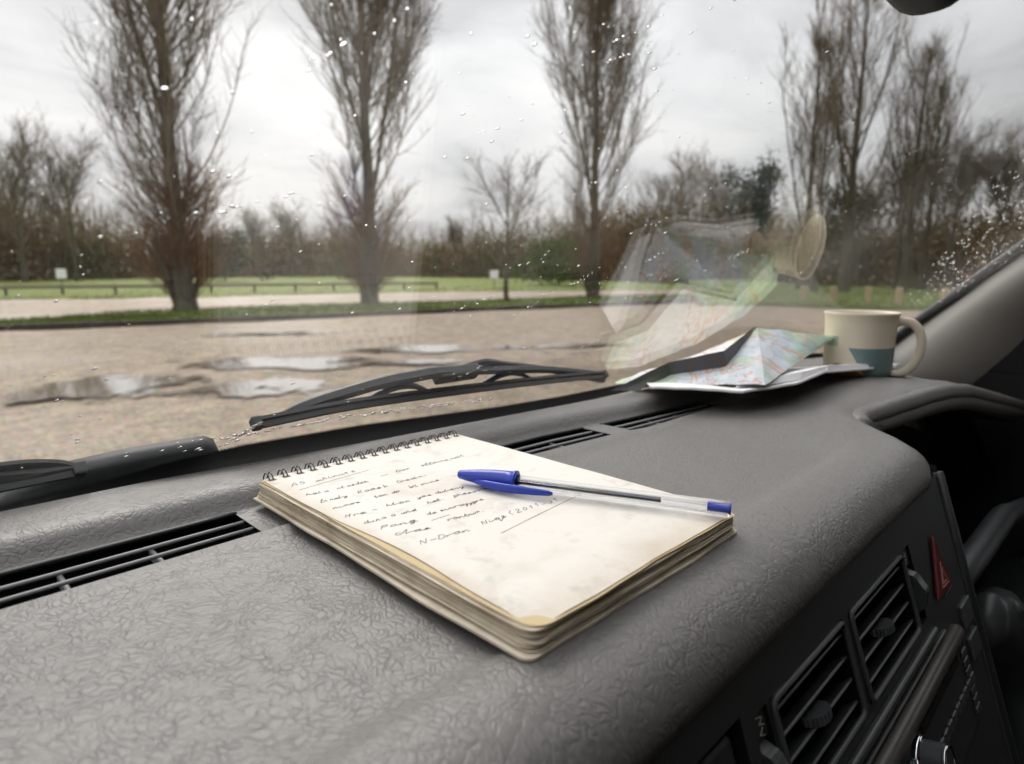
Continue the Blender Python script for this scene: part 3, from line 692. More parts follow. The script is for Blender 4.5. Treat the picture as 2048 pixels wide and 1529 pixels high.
# the wood behind: scrub, stems and twigs that read as one mass
def woodland(seed):
    r = np.random.default_rng(seed); parts = []
    us = [-45, -39, -34, -31, -28, -23, -20, -16, -12, -8, -3, 1, 5, 9, 14, 18, 22, 26, 31, 36, 42]
    hs = [13, 12, 11.5, 9.0, 8.6, 8.6, 9.8, 9.4, 8.0, 8.0, 8.8, 9.6, 10, 11, 11, 9.0, 7.4, 6.6, 6.4, 6.6, 7]
    ds = [80, 82, 86, 90, 94, 98, 100, 100, 98, 96, 92, 86, 80, 74, 68, 64, 58, 54, 50, 48, 46]
    n = 5000; b = r.uniform(-45, 42, n); depth = r.uniform(0, 1, n)**1.4*16
    dist = np.interp(b, us, ds)+depth; hh = np.interp(b, us, hs)*r.uniform(0.35, 1.0, n)
    bb = AZ-np.radians(b); p = np.stack([dist*np.cos(bb), dist*np.sin(bb), np.full(n, 0.1)], 1)
    st = grow(p, outdir(n, r, r.uniform(0.0, 0.45, n)), hh, 7, 0.03, 0.10, r)
    keep = r.random(n) < np.interp(b, [-45, 18, 26, 42], [1, 1, 0.55, 0.5]); st = st[keep]; hh = hh[keep]; n = len(st)
    n2 = n*5; i2 = r.integers(0, n, n2); q, d = at(st, i2, r.uniform(0.25, 1.0, n2))
    parts.append(sweep_many(st, (0.010*hh+0.012)[:, None]*np.linspace(1, 0.2, 7)[None], 3))
    tw = grow(q, side(d, r, r.uniform(0.3, 0.9, n2)), hh[i2]*r.uniform(0.12, 0.3, n2), 4, 0.05, 0.12, r)
    parts.append(sweep_many(tw, np.full(n2, 0.020)[:, None]*np.linspace(1, 0.45, 4)[None], 3))
    # brush: small faces clumped low down
    nc = 1500; bc = r.uniform(-45, 42, nc); dc = np.interp(bc, us, ds)+r.uniform(-2, 12, nc); hc = np.interp(bc, us, hs)*r.uniform(0.02, 0.62, nc)
    kk = 46; k = np.repeat(np.arange(nc), kk); m = nc*kk; ba = AZ-np.radians(bc[k])
    c = np.stack([dc[k]*np.cos(ba), dc[k]*np.sin(ba), hc[k]], 1)+r.normal(0, 1, (m, 3))*np.array([0.9, 0.9, 0.75]); c[:, 2] = np.abs(c[:, 2])
    a = r.normal(0, 1, (m, 3)); a /= np.linalg.norm(a, axis=1, keepdims=True); g = np.cross(a, r.normal(0, 1, (m, 3))); g /= np.linalg.norm(g, axis=1, keepdims=True)
    s_ = r.uniform(0.10, 0.34, m)[:, None]
    V = np.stack([c-a*s_, c-g*s_*0.4, c+a*s_, c+g*s_*0.4], 1).reshape(-1, 3)
    parts.append((V, np.arange(4*m).reshape(m, 4)))
    return cat(parts)
V, F = woodland(77)
tag(mk('woodland', V, F, M['woods']), 'brown leafless scrub and thicket of the wood behind the car park', 'woodland', kind='stuff')

# grass blades that roughen the verge, the bank and the field edge
def blades(seed):
    r = np.random.default_rng(seed)
    def on(near, far_, zn, zf, n, pw=1.0):
        a = np.array(spline([(*p, 0) for p in near], 200))[:, :2]; b = np.array(spline([(*p, 0) for p in far_], 200))[:, :2]
        i = r.integers(0, 200, n); t = r.random(n)**pw; xy = a[i]*(1-t)[:, None]+b[i]*t[:, None]+r.normal(0, 0.12, (n, 2))
        return np.column_stack([xy, zn+(zf-zn)*t])
    P = np.concatenate([on(kerb_line, verge_far, 0.09, 0.012, 26000), on(fn, ff, 0.02, 1.15, 9000, 3.0), on([(24.5, 13.3), (26.0, 11.2), (26.6, 8.0), (27.7, 5.2), (29, 0)], [(44, 25), (60, 26), (75, 18), (80, 10), (82, 0)], 0.02, 0.75, 12000, 2.2)])
    n = len(P); a = r.uniform(0, 6.28, n); h = r.uniform(0.05, 0.16, n); w_ = r.uniform(0.008, 0.022, n)
    dx = np.stack([np.cos(a)*w_, np.sin(a)*w_, np.zeros(n)], 1); tip = np.stack([r.normal(0, 0.05, n), r.normal(0, 0.05, n), h], 1)
    V = np.stack([P-dx, P+dx, P+tip], 1).reshape(-1, 3)
    return V, np.arange(3*n).reshape(n, 3)
V, F = blades(9)
tag(mk('grass', V, F, M['grass']), 'rough grass growing on the verge and banks', 'grass', kind='stuff')

# ------------------------------------------------------------------ fence, signs, posts
def rail_fence():
    a = np.array((-15.0, 50.3)); b = np.array((31.0, 38.2)); L = np.linalg.norm(b-a); e_ = (b-a)/L; n = int(L/2.6)
    o = empty('rail_fence', (float(a[0]), float(a[1]), 0.04), 'low weathered timber rail fence across the grass field behind the poplars', 'fence')
    ex = Vector((e_[0], e_[1], 0)); ey = Vector((-e_[1], e_[0], 0))
    pv = new_mesh('fence_post', *bbox(0.15, 0.15, 0.75, 0.02, 1)); rv = new_mesh('fence_rail', *bbox(2.58, 0.09, 0.19, 0.015, 1))
    for i in range(n+1):
        p = ex*(i*2.6); q = link('post', pv, M['timber'], o, (p.x, p.y, 0.25)); q.rotation_euler = (0, 0, math.atan2(e_[1], e_[0])+rnd.uniform(-0.05, 0.05))
        if i < n:
            p = ex*(i*2.6+1.3)+ey*(-0.125); q = link('rail', rv, M['kerbrail'], o, (p.x, p.y, 0.50+rnd.uniform(-0.015, 0.015))); q.rotation_euler = (0, rnd.uniform(-0.006, 0.006), math.atan2(e_[1], e_[0]))
rail_fence()
def notice(u, dist, w_, h_, zc, label, mat='signw', name='notice_board'):
    x, y = uvpos(u, dist); o = empty(name, (x, y, 0.2), label, 'sign', None, AZ-math.radians(u)-math.pi/2)
    V, F = bbox(0.06, 0.06, zc+h_*0.4, 0.008, 1, (0, 0.045, (zc+h_*0.4)/2-0.2)); mk('post', V, F, M['timber'], o)
    V, F = bbox(w_, 0.025, h_, 0.006, 1, (0, 0, zc-0.2)); mk('panel', V, F, M[mat], o)
    return o
notice(-35.2, 50, 0.55, 0.62, 1.28, 'small white notice on a post by the fence at the left')
notice(-1.6, 47, 0.62, 0.58, 1.2, 'small white notice beside the small spreading tree')
s_ = notice(35.7, 40, 0.42, 0.30, 1.0, 'small red and white sign behind the drops near the windscreen pillar', 'signr', 'warning_sign')
V, F = bbox(0.42, 0.026, 0.16, 0.004, 1, (0, 0, 0.55)); mk('lower_plate', V, F, M['signw'], s_)
pv = new_mesh('wooden_post', *bbox(0.24, 0.24, 0.78, 0.03, 1, (0, 0, 0.32)))
for (x, y, lab) in [(31.5, 11.7, 'pale square wooden post beside the map reflection, first of the row'), (31.4, 10.3, 'pale square wooden post, second of the row seen left of the mug'),
                    (31.6, 8.9, 'pale square wooden post standing just above the mug rim'), (31.1, 7.55, 'pale square wooden post above the mug handle'),
                    (31.2, 5.9, 'pale square wooden post nearest the windscreen pillar')]:
    o = link('wooden_post', pv, M['post'], None, (x, y, 0.04)); o.rotation_euler = (0, 0, rnd.uniform(0, 1)); tag(o, lab, 'post', 'row of wooden posts')
# ------------------------------------------------------------------ the van (local origin = camera height, x across, y ahead)
van = empty('van', (0, 0, CZ), 'cab of a van with grey grained dashboard, rain-speckled windscreen and wipers', 'van')
RK = math.radians(40); CR, SR = math.cos(RK), math.sin(RK)
GN = np.array([0, SR, CR])                   # outward normal of the flat middle of the glass
def y0(x):                                   # where the glass meets z = -0.13
    x = np.asarray(x, float)
    return 0.438-0.02*np.clip(x/0.9, -0.5, 2)-0.10*np.clip((x-0.75)/0.45, 0, 2)**2-0.025*np.clip((-0.15-x)/0.4, 0, 2)**2
def glass_pt(x, s, off=0.0):
    return np.array([x, float(y0(x))-s*CR+off*SR, -0.13+s*SR+off*CR])
def vpart(name, VF, mat, parent=None, smooth=False, label=None):
    o = mk(name, VF[0], VF[1], M[mat], parent or van, smooth)
    if label: o['label'] = label
    return o

# ---- dashboard top: one moulded skin, vents left open
ip = lambda x, a, b: np.interp(x, a, b)
yu = lambda x: ip(x, [-.5, 0, .12, .38, .47, .6, .75], [.359, .359, .357, .348, .336, .323, .318])
yl = lambda x: ip(x, [-.5, 0, .14, .33, .43, .46, .6, .75], [.316, .316, .318, .314, .306, .300, .294, .290])
yc = lambda x: ip(x, [-.5, .54, .56, .58, .60, .62, .64, .66, .68, .71, .75, .81, .97, 1.25], [.132, .132, .137, .151, .170, .189, .203, .209, .206, .195, .182, .170, .152, .14])
zcr = lambda x: ip(x, [-.5, .5, .6, .68, .72, .76, .81, .88, .97, 1.25], [-.1326, -.1326, -.133, -.130, -.1245, -.1205, -.1205, -.128, -.146, -.200])
ye = lambda x: ip(x, [-.5, .03, .105, .233, .53, .7, .9, 1.05, 1.25], [.421, .421, .420, .405, .378, .372, .362, .335, .27])
zb = lambda x: ip(x, [-.5, .60, .72, .95, 1.05, 1.25], [-.137, -.137, -.1275, -.128, -.134, -.157])
def profile(x):
    u, l, c, e_ = yu(x), yl(x), yc(x), ye(x); w_ = float(sm(.60, .74, x)); B = zb(x)
    L = lambda a, b: a*(1-w_)+b*w_
    ztop = L(-.1262, B+0.0005); zt = float(zcr(x))
    trayz = L(-.1375, B); inside = 1-float(sm(.47, .56, x))
    tz = lambda k: L(-.1326-0.0045*inside*k, B+(zt-B)*0.5)
    pts = [(e_+.012, -.175), (e_+.007, -.150), (e_+.005, -.135), (e_+.002, ztop-.0025), (e_-.002, ztop-.0004), ((e_+u+.026)/2, ztop), (u+.026, ztop+.0003), (u+.0165, L(-.1260, B)), (u+.0115, L(-.1272, B)),
           (u+.0075, L(-.1298, B)), (u+.0045, L(-.1332, B)), (u+.002, L(-.1362, B)), (u, L(-.1372, B)), (l, L(-.1372, B)), (l-.002, L(-.1366, B)), (l-.006, tz(0.3)), (l-.014, tz(1.0))]
    n = 8; a = l-.014; b = c+.026
    for i in range(1, n): t = i/n; pts.append((a+(b-a)*t, tz(1.0)+(zt-tz(1.0))*w_*t*0.6))
    pts += [(b, tz(1.0)+(zt-tz(1.0))*w_*0.6), (c+.020, tz(0.9)+(zt-tz(.9))*w_*0.7), (c+.014, tz(0.35)+(zt-tz(.35))*max(w_*0.8, 0.15)), (c+.008, zt-.0004), (c, zt)]
    pts += [(c-.009, zt-.0006), (c-.017, zt-.0022), (c-.024, zt-.0052), (c-.030, zt-.0098), (c-.0338, zt-.0155), (c-.0352, zt-.0215), (c-.0342, zt-.0270), (c-.0315, zt-.0300), (c-.026, zt-.0310)]
    return pts
ROW_U, ROW_L = 12, 13
vents_x = [(-.42, .130), (.205, .428), (.452, .600)]
xs = sorted(set(np.round(np.concatenate([np.linspace(-.5, .5, 101), np.linspace(.5, .9, 81), np.linspace(.9, 1.24, 35), [q for v in vents_x for q in v]]), 4)))
V, F = [], []
prof = [profile(x) for x in xs]; NP = len(prof[0])
for x, p in zip(xs, prof): V += [(x, a, b) for a, b in p]
for i in range(len(xs)-1):
    xm = (xs[i]+xs[i+1])/2; hole = any(a < xm < b for a, b in vents_x)
    for j in range(NP-1):
        if hole and j == ROW_U: continue
        F.append((i*NP+j, i*NP+j+1, (i+1)*NP+j+1, (i+1)*NP+j))
dash = vpart('dashboard_top', (V, F), 'leather', smooth=True, label='grey leather-grained dashboard top with padded front edge')
# black strip painting in the shade of the gap between pad and glass
V, F = [], []
for i, x in enumerate(xs):
    g = glass_pt(x, -0.03, -0.002); V += [(x, ye(x)+.004, -.150), (x, ye(x)+.012, -.158), (x, g[1]+.01, -.162)]
for i in range(len(xs)-1):
    for j in range(2): F.append((i*3+j, i*3+j+1, (i+1)*3+j+1, (i+1)*3+j))
vpart('gap_shade_strip', (V, F), 'ventblack', smooth=True)

# ---- demister vents: tub, long slats, cross ribs
for (a, b) in vents_x:
    ve = empty('demister_vent', (0, 0, 0), parent=van)
    ve['label'] = {-.42: 'long demister slot beside the notebook spine', .205: 'demister slot half hidden under the notebook', .452: 'demister slot running under the folded map'}[a]
    xx = [a-.001+(b-a+.002)*i/24 for i in range(25)]; V, F = [], []
    for x in xx:
        V += [(x, yu(x)+.0006, -.1374), (x, yu(x)+.0002, -.166), (x, yl(x)-.0002, -.166), (x, yl(x)-.0006, -.1372)]
    for i in range(24):
        for j in range(3): F.append((i*4+j, (i+1)*4+j, (i+1)*4+j+1, i*4+j+1))
    F += [(0, 1, 2, 3), (99, 98, 97, 96)]
    vpart('vent_tub', (V, F), 'void', ve)
    # raised lip round the far side
    vpart('vent_rim', tube([(x, yu(x)-.0012, -.1378) for x in xx], 0.0017, 6), 'ventblack', ve, True)
    for fr in (0.36, 0.68):
        vpart('slat', tube([(x, yu(x)+(yl(x)-yu(x))*fr, -.1388) for x in xx], 0.0012, 8, (0.9, 0.9)), 'bar2', ve, True)
    x = a+.026; k = 0
    while x < b-.01:
        V, F = [], []
        for fr0, fr1 in ((0.02, 0.98),):
            y1, y2 = yu(x)+(yl(x)-yu(x))*fr0, yu(x)+(yl(x)-yu(x))*fr1
            V, F = bbox(0.0022, abs(y2-y1), 0.006, 0.0006, 1, (x, (y1+y2)/2, -.1475))
        vpart('cross_rib', (V, F), 'bar2', ve); x += 0.040
# ---- speaker cover by the pillar
sp = [(0.86, .205), (1.02, .16), (1.07, .142), (1.10, .150), (1.06, .175), (0.90, .222)]
def dz_at(x, y):
    p = sorted(profile(x)[5:30]); return float(np.interp(y, [q[0] for q in p], [q[1] for q in p]))
bm = bmesh.new(); NPX = 20
V, F = [], []
for i in range(NPX+1):
    t = i/NPX; x = .84+.25*t; ya = .226-.072*t; 
    for j in range(5): yy = ya-.028*j/4; V.append((x, yy, dz_at(x, yy)+.0022))
for i in range(NPX):
    for j in range(4): F.append((i*5+j, (i+1)*5+j, (i+1)*5+j+1, i*5+j+1))
vpart('speaker_cover', (V, F), 'bar', smooth=True)
bm.free()

# ---- instrument binnacle under the hood
bn = empty('instrument_binnacle', (0, 0, 0), parent=van); bn['label'] = 'dark instrument recess under the arched hood'
xa = [.640+(1.24-.640)*i/30 for i in range(31)]
lip = [(x, yc(x)-.022, zcr(x)-.0335) for x in xa]
V, F = [], []
for (x, y, z) in lip: V += [(x, y, z), (x, y+.012, z-.004), (x, .30, z-.002), (x, .30, -.42)]
for i in range(30):
    for j in range(3): F.append((i*4+j, i*4+j+1, (i+1)*4+j+1, (i+1)*4+j))
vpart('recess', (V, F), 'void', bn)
inner = spline([(.648, .172, -.1565), (.72, .172, -.1515), (.80, .168, -.148), (.885, .165, -.1535), (1.0, .16, -.178), (1.14, .155, -.235), (1.22, .15, -.30)], 40)
vpart('inner_hood_edge', tube(inner, 0.0048, 10, (1.0, 1.25)), 'fascia', bn, True)
V, F = [], []
for p in inner: V += [p, (p[0], p[1]+.06, p[2]-.006)]
vpart('inner_hood', (V, [(i*2, i*2+1, i*2+3, i*2+2) for i in range(len(inner)-1)]), 'fascia', bn, True)

# raised bead along the hood's edge
xr = [.625+(1.22-.625)*i/44 for i in range(45)]
vpart('hood_rim', tube([(x, yc(x)-.025, zcr(x)-.0110) for x in xr], .0100, 14, (1.0, 1.0)), 'leather', bn, True)

# ---- centre fascia; frame: x across, d down the panel, h out towards the cabin
KF = 0.33; LF = math.hypot(1, KF)
E1 = Vector((1, 0, 0)); E2 = Vector((0, -KF/LF, -1/LF)); E3 = Vector((0, -1/LF, KF/LF)); FO = Vector((0, .1, -.165))
FM = frame(FO, E1, E2, E3)
def FP(x, d, h=0.0): return FO+E1*x+E2*d+E3*h
def fbox(x0, x1, d0, d1, h0, h1, bev=0.001, seg=2): return xf(bbox(x1-x0, d1-d0, h1-h0, bev, seg, ((x0+x1)/2, (d0+d1)/2, (h0+h1)/2)), FM)
cx_ = [-.5, .100, .226, .2355, .2485, .2515, .3425, .3520, .4540, .4580, .4740, .586]; rx_ = [-.006, .0135, .0185, .0690, .34]
holes = {(1, 1), (1, 2), (3, 2), (5, 2), (7, 2), (9, 2)}
V, F = [], []
for d in rx_:
    for x in cx_: V.append(tuple(FP(x, d)))
nc_ = len(cx_)
for j in range(len(rx_)-1):
    for i in range(nc_-1):
        if (i, j) in holes: continue
        F.append((j*nc_+i, j*nc_+i+1, (j+1)*nc_+i+1, (j+1)*nc_+i))
fa = vpart('centre_fascia', (V, F), 'fascia', label='black plastic centre fascia with air vents below the padded edge')
# side return of the fascia towards the driver
V = [tuple(FP(.586, -.012)), tuple(FP(.586, .34)), (.60, .30, -.50), (.60, .30, -.168)]
vpart('fascia_side', (V, [(0, 1, 2, 3)]), 'fascia')
vpart('fascia_seam', tube([tuple(FP(.578, d, .0005)) for d in (-.004, .1, .2, .3)], 0.0011, 6), 'slat')
vpart('fascia_edge', tube([tuple(FP(.586, d, .0)) for d in (-.006, .1, .2, .33)], 0.004, 8), 'fascia', None, True)
def tub(x0, x1, d0, d1, dep, parent, mat='void'):
    a = [FP(x0, d0), FP(x1, d0), FP(x1, d1), FP(x0, d1)]; b = [FP(x0, d0, -dep), FP(x1, d0, -dep), FP(x1, d1, -dep), FP(x0, d1, -dep)]
    V = [tuple(q) for q in a+b]; F = [(0, 4, 5, 1), (1, 5, 6, 2), (2, 6, 7, 3), (3, 7, 4, 0), (4, 7, 6, 5)]
    return vpart('recess', (V, F), mat, parent)
def ring(x0, x1, d0, d1, r_, h, rc=0.004):
    pts = []
    for (cx, cd, a0) in ((x1-rc, d0+rc, -90), (x1-rc, d1-rc, 0), (x0+rc, d1-rc, 90), (x0+rc, d0+rc, 180)):
        for k in range(5):
            a = math.radians(a0+k*22.5); pts.append(tuple(FP(cx+rc*math.cos(a), cd+rc*math.sin(a), h)))
    return tube(pts, r_, 6, cap=False, up=tuple(E3), closed=True)
for (x0, x1, d0, d1, lab) in ((.2515, .3425, .0185, .069, 'lower left face vent with thumbwheel'), (.352, .454, .0185, .069, 'face vent next to the hazard switch')):
    v_ = empty('air_vent', (0, 0, 0), parent=van); v_['label'] = lab
    tub(x0, x1, d0, d1, .03, v_)
    vpart('vent_frame', ring(x0+.001, x1-.001, d0+.001, d1-.001, .0017, .0008), 'slat', v_, True)
    for k in range(4):
        d = d0+.0105+k*.0118
        M4 = frame(FP((x0+x1)/2, d, -.0065), E1, (E2*0.50-E3*0.866), (E3*0.50+E2*0.866))
        vpart('slat', xf(bbox(x1-x0-.004, .0125, .0017, .0006, 2), M4), 'slat', v_)
    # knurled thumbwheel between the slats
    cxw = x0+(x1-x0)*0.48; dw = d0+.028; V, F = [], []
    nT = 44
    for k in range(nT):
        a = 2*math.pi*k/nT; rr = .0098 if k % 2 else .0090
        for sgn in (-1, 1): V.append(tuple(FP(cxw+rr*math.cos(a), dw+sgn*.0022, -.0035+rr*math.sin(a)*0.75)))
    for k in range(nT): q = (k+1) % nT; F.append((2*k, 2*q, 2*q+1, 2*k+1))
    F += [tuple(2*k for k in range(nT)), tuple(2*k+1 for k in range(nT))[::-1]]
    vpart('thumbwheel', (V, F), 'slat', v_)
for (x0, x1, lab) in ((.2355, .2485, 'vent shut-off wheel with a small symbol, left one'), (.458, .474, 'vent shut-off wheel with a small symbol, beside the hazard switch')):
    v_ = empty('vent_control', (0, 0, 0), parent=van); v_['label'] = lab
    tub(x0, x1, .0185, .069, .012, v_)
    xm = (x0+x1)/2; nT = 40; V, F = [], []
    for k in range(nT):
        a = 2*math.pi*k/nT; rr = .0165 if (k//2) % 2 else .0158
        for sgn in (-1, 1): V.append(tuple(FP(xm+sgn*.0042, .048+rr*math.cos(a), -.0095+rr*math.sin(a))))
    for k in range(nT): q = (k+1) % nT; F.append((2*k, 2*q, 2*q+1, 2*k+1))
    F += [tuple(2*k for k in range(nT)), tuple(2*k+1 for k in range(nT))[::-1]]
    vpart('wheel', (V, F), 'slat', v_)
    vpart('symbol_plate', fbox(x0+.001, x1-.001, .0195, .031, -.006, -.0015, .0005), 'ventblack', v_)
    zig = [(xm-.003, .021), (xm+.002, .0225), (xm-.001, .0245), (xm+.003, .026)]
    vpart('symbol', tube([tuple(FP(a, b, -.0013)) for a, b in zig], .00035, 4), 'print', v_)
    vpart('symbol', tube([tuple(FP(a-.001, b+.004, -.0013)) for a, b in zig[1:]], .00035, 4), 'print', v_)
# storage flap at the far left of the fascia
pn = empty('fascia_pocket', (0, 0, 0), parent=van); tub(.100, .226, .0135, .069, .012, pn)
vpart('pocket_flap', fbox(.104, .2225, .0175, .068, -.009, -.003, .003), 'fascia', pn)
V = []
# hazard switch
hz = empty('hazard_switch', (0, 0, 0), parent=van); hz['label'] = 'dark red triangular hazard warning switch'
tri = [(.5215, .027), (.5385, .0675), (.4985, .0655)]
vpart('button', prism(tri, FM, .0005, .0035, .0012), 'hazard', hz)
cxh = sum(p[0] for p in tri)/3; cdh = sum(p[1] for p in tri)/3
for k_ in (0.42, 0.24):
    T = [tuple(FP(cxh+(x-cxh)*k_, cdh+.003+(d-cdh)*k_, .0037)) for x, d in tri]
    vpart('warning_triangle', join(*[tube([T[q], T[(q+1) % 3]], .00035, 5, up=tuple(E3)) for q in range(3)]), 'printred', hz)
vpart('marker_line', fbox(.520, .545, .0712, .0720, 0, .0006, .0002), 'bar', hz)
# ribs and trim below the vents
vpart('fascia_rib', fbox(.2, .480, .0765, .0815, -.001, .0035, .0014), 'slat')
vpart('fascia_rib', fbox(.32, .500, .0865, .0885, -.001, .0022, .0008), 'slat')
# radio
rd = empty('car_radio', (0, 0, 0), parent=van); rd['label'] = 'black car radio with a chrome-ringed knob'
vpart('radio_trim', xf(bbox(.190, .012, .011, .0045, 3, (.428, .0965, .002)), FM), 'bar', rd, True)
vpart('radio_body', fbox(.335, .532, .1035, .160, -.002, .003, .0015), 'fascia', rd)
vpart('cassette_slot', fbox(.405, .505, .1065, .1125, .0028, .0036, .0003), 'void', rd)
for k in range(9): vpart('button', fbox(.425+k*.0115, .4345+k*.0115, .127, .1335, .003, .0052, .0008), 'slat', rd)
for k in range(7): vpart('button', fbox(.512, .524, .108+k*.0066, .1125+k*.0066, .003, .0048, .0006), 'slat', rd)
def fl(prof_, x, d): 
    V, F = lathe(prof_, 40); return [tuple(FP(x+a, d+b, c)) for a, b, c in V], F
vpart('knob_ring', fl([(0, .0028), (.0125, .0028), (.0125, .0060), (.0112, .0066), (.0, .0066)], .392, .118), 'chrome', rd, True)
V, F = fl([(0, .003), (.0105, .003), (.0102, .0165), (.0088, .0180), (0, .0180)], .392, .118)
vpart('knob', (V, F), 'slat', rd)
vpart('knob_cap_ring', fl([(.0088, .0170), (.0098, .0176), (.0098, .0186), (.0086, .0188)], .392, .118), 'chrome', rd, True)
vpart('glare_plate', fbox(.340, .382, .112, .132, .0028, .0042, .0008), 'teal', rd)  # plate that paints in the teal glare beside the knob
# switch block right of the radio, towards the column
vpart('rocker_switch', fbox(.545, .572, .088, .105, -.001, .003, .0012), 'slat')
vpart('rocker_switch', fbox(.545, .572, .112, .129, -.001, .003, .0012), 'slat')

# ---- driver's side, deep in shade: column shroud, stalk, lower panel
colm = empty('steering_column', (0, 0, 0), parent=van); colm['label'] = 'dark steering column shroud in shadow'
vpart('lower_rail', tube(spline([(.60, .105, -.30), (.66, .085, -.262), (.80, .078, -.252), (.86, .075, -.262), (1.05, .07, -.30), (1.2, .06, -.33)], 24), 0.012, 10, (1, .8)), 'fascia', colm, True)
V, F = xf(bbox(.20, .26, .16, .05, 5), Matrix.Translation((1.02, -.02, -.44)) @ Matrix.Rotation(-.35, 4, 'X'))
vpart('shroud', (V, F), 'fascia', colm, True)
vpart('stalk', tube(spline([(.97, -.02, -.42), (.86, .02, -.37), (.74, .05, -.325), (.70, .06, -.305)], 14), [.008]*9+[.010, .012, .013, .012, .009], 10), 'slat', colm, True)
V, F = [], []
path = spline([(.67, .070, -.31), (.735, .062, -.345), (.77, .05, -.42), (.76, .03, -.53), (.74, .01, -.65)], 20)
vpart('knee_pad', tube(path, [.020+.010*math.sin(math.pi*min(1, i/9)) for i in range(20)], 12, (.8, 1.2)), 'slat', colm, True)
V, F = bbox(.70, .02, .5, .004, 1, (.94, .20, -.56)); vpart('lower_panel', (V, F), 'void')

# ---- windscreen
gxs = np.linspace(-.46, 1.235, 90); gs = np.linspace(-.03, .70, 40)
def slab(th):
    V, F = [], []
    nxg, ngs = len(gxs), len(gs)
    for off in (0.0, th):
        for x in gxs:
            for s in gs: V.append(tuple(glass_pt(x, s, off)))
    for i in range(nxg-1):
        for j in range(ngs-1):
            a = i*ngs+j; b = (i+1)*ngs+j
            F.append((a, a+1, b+1, b)); F.append((nxg*ngs+a, nxg*ngs+b, nxg*ngs+b+1, nxg*ngs+a+1))
    return V, F
ws = vpart('windscreen', slab(0.005), 'glass', smooth=True, label='wet raked windscreen with faint reflections of the map and mug')
# black dotted band along its lower edge, printed on the inside
V, F, UV = [], [], []
bx = np.linspace(-.44, 1.2, 165); pitch_ = .0021
band = lambda x: float(np.interp(x, [-.5, .03, .075, .12, .16, .25, .41, .50, 1.3], [.002, .002, .012, .024, .029, .0255, .008, .003, .002]))
for x in bx:
    top = band(x)
    V += [tuple(glass_pt(x, -.028, -.0012)), tuple(glass_pt(x, top, -.0012))]; UV += [(x/pitch_, -20), (x/pitch_, 5.2)]
me = new_mesh('frit_band', V, [(2*i, 2*i+1, 2*i+3, 2*i+2) for i in range(len(bx)-1)])
# rows of dots only at the upper edge: v counts dot rows from solid (<1) upwards
uvl = me.uv_layers.new(name='UVMap')
for poly in me.polygons:
    for li in poly.loop_indices:
        vi = me.loops[li].vertex_index; x, top = bx[vi//2], band(bx[vi//2])
        s_ = -.028 if vi % 2 == 0 else top
        uvl.data[li].uv = (x/pitch_, (s_-top)/pitch_*1.1+3.0)
link('frit_band', me, M['frit'], ws)

# ---- outside, at the foot of the glass: scuttle, cowl cover and bonnet
V, F = [], []
bxx = np.linspace(-.6, 1.35, 60)
for x in bxx:
    yb = float(y0(x)); V += [(x, yb+.030, -.185), (x, yb+.05, -.188), (x, yb+.16, -.235), (x, yb+.30, -.33), (x, yb+.42, -.50), (x, yb+.45, -.9)]
for i in range(59):
    for j in range(5): F.append((i*6+j, i*6+j+1, (i+1)*6+j+1, (i+1)*6+j))
vpart('bonnet', (V, F), 'cowl', smooth=True)
# cowl cover left of the near wiper, seen as a dark wedge through the glass
V, F = [], []
cp = [(.030, -.085, .004), (.056, -.056, .010), (.072, -.044, .017), (.110, -.0385, .021), (.150, -.0385, .022), (.163, -.0395, .020), (.172, -.048, .010), (.176, -.062, .002)]
for x, s, t in cp:
    V += [tuple(glass_pt(x, s, .030)), tuple(glass_pt(x, s-.003, .044)), tuple(glass_pt(x, s-.05, .046)), tuple(glass_pt(x, s-.055, .022))]
F = [(i*4+j, i*4+(j+1) % 4, (i+1)*4+(j+1) % 4, (i+1)*4+j) for i in range(len(cp)-1) for j in range(4)]+[(0, 1, 2, 3), tuple(len(cp)*4-4+k for k in (3, 2, 1, 0))]
vpart('cowl_cover', (V, F), 'cowl', smooth=True)

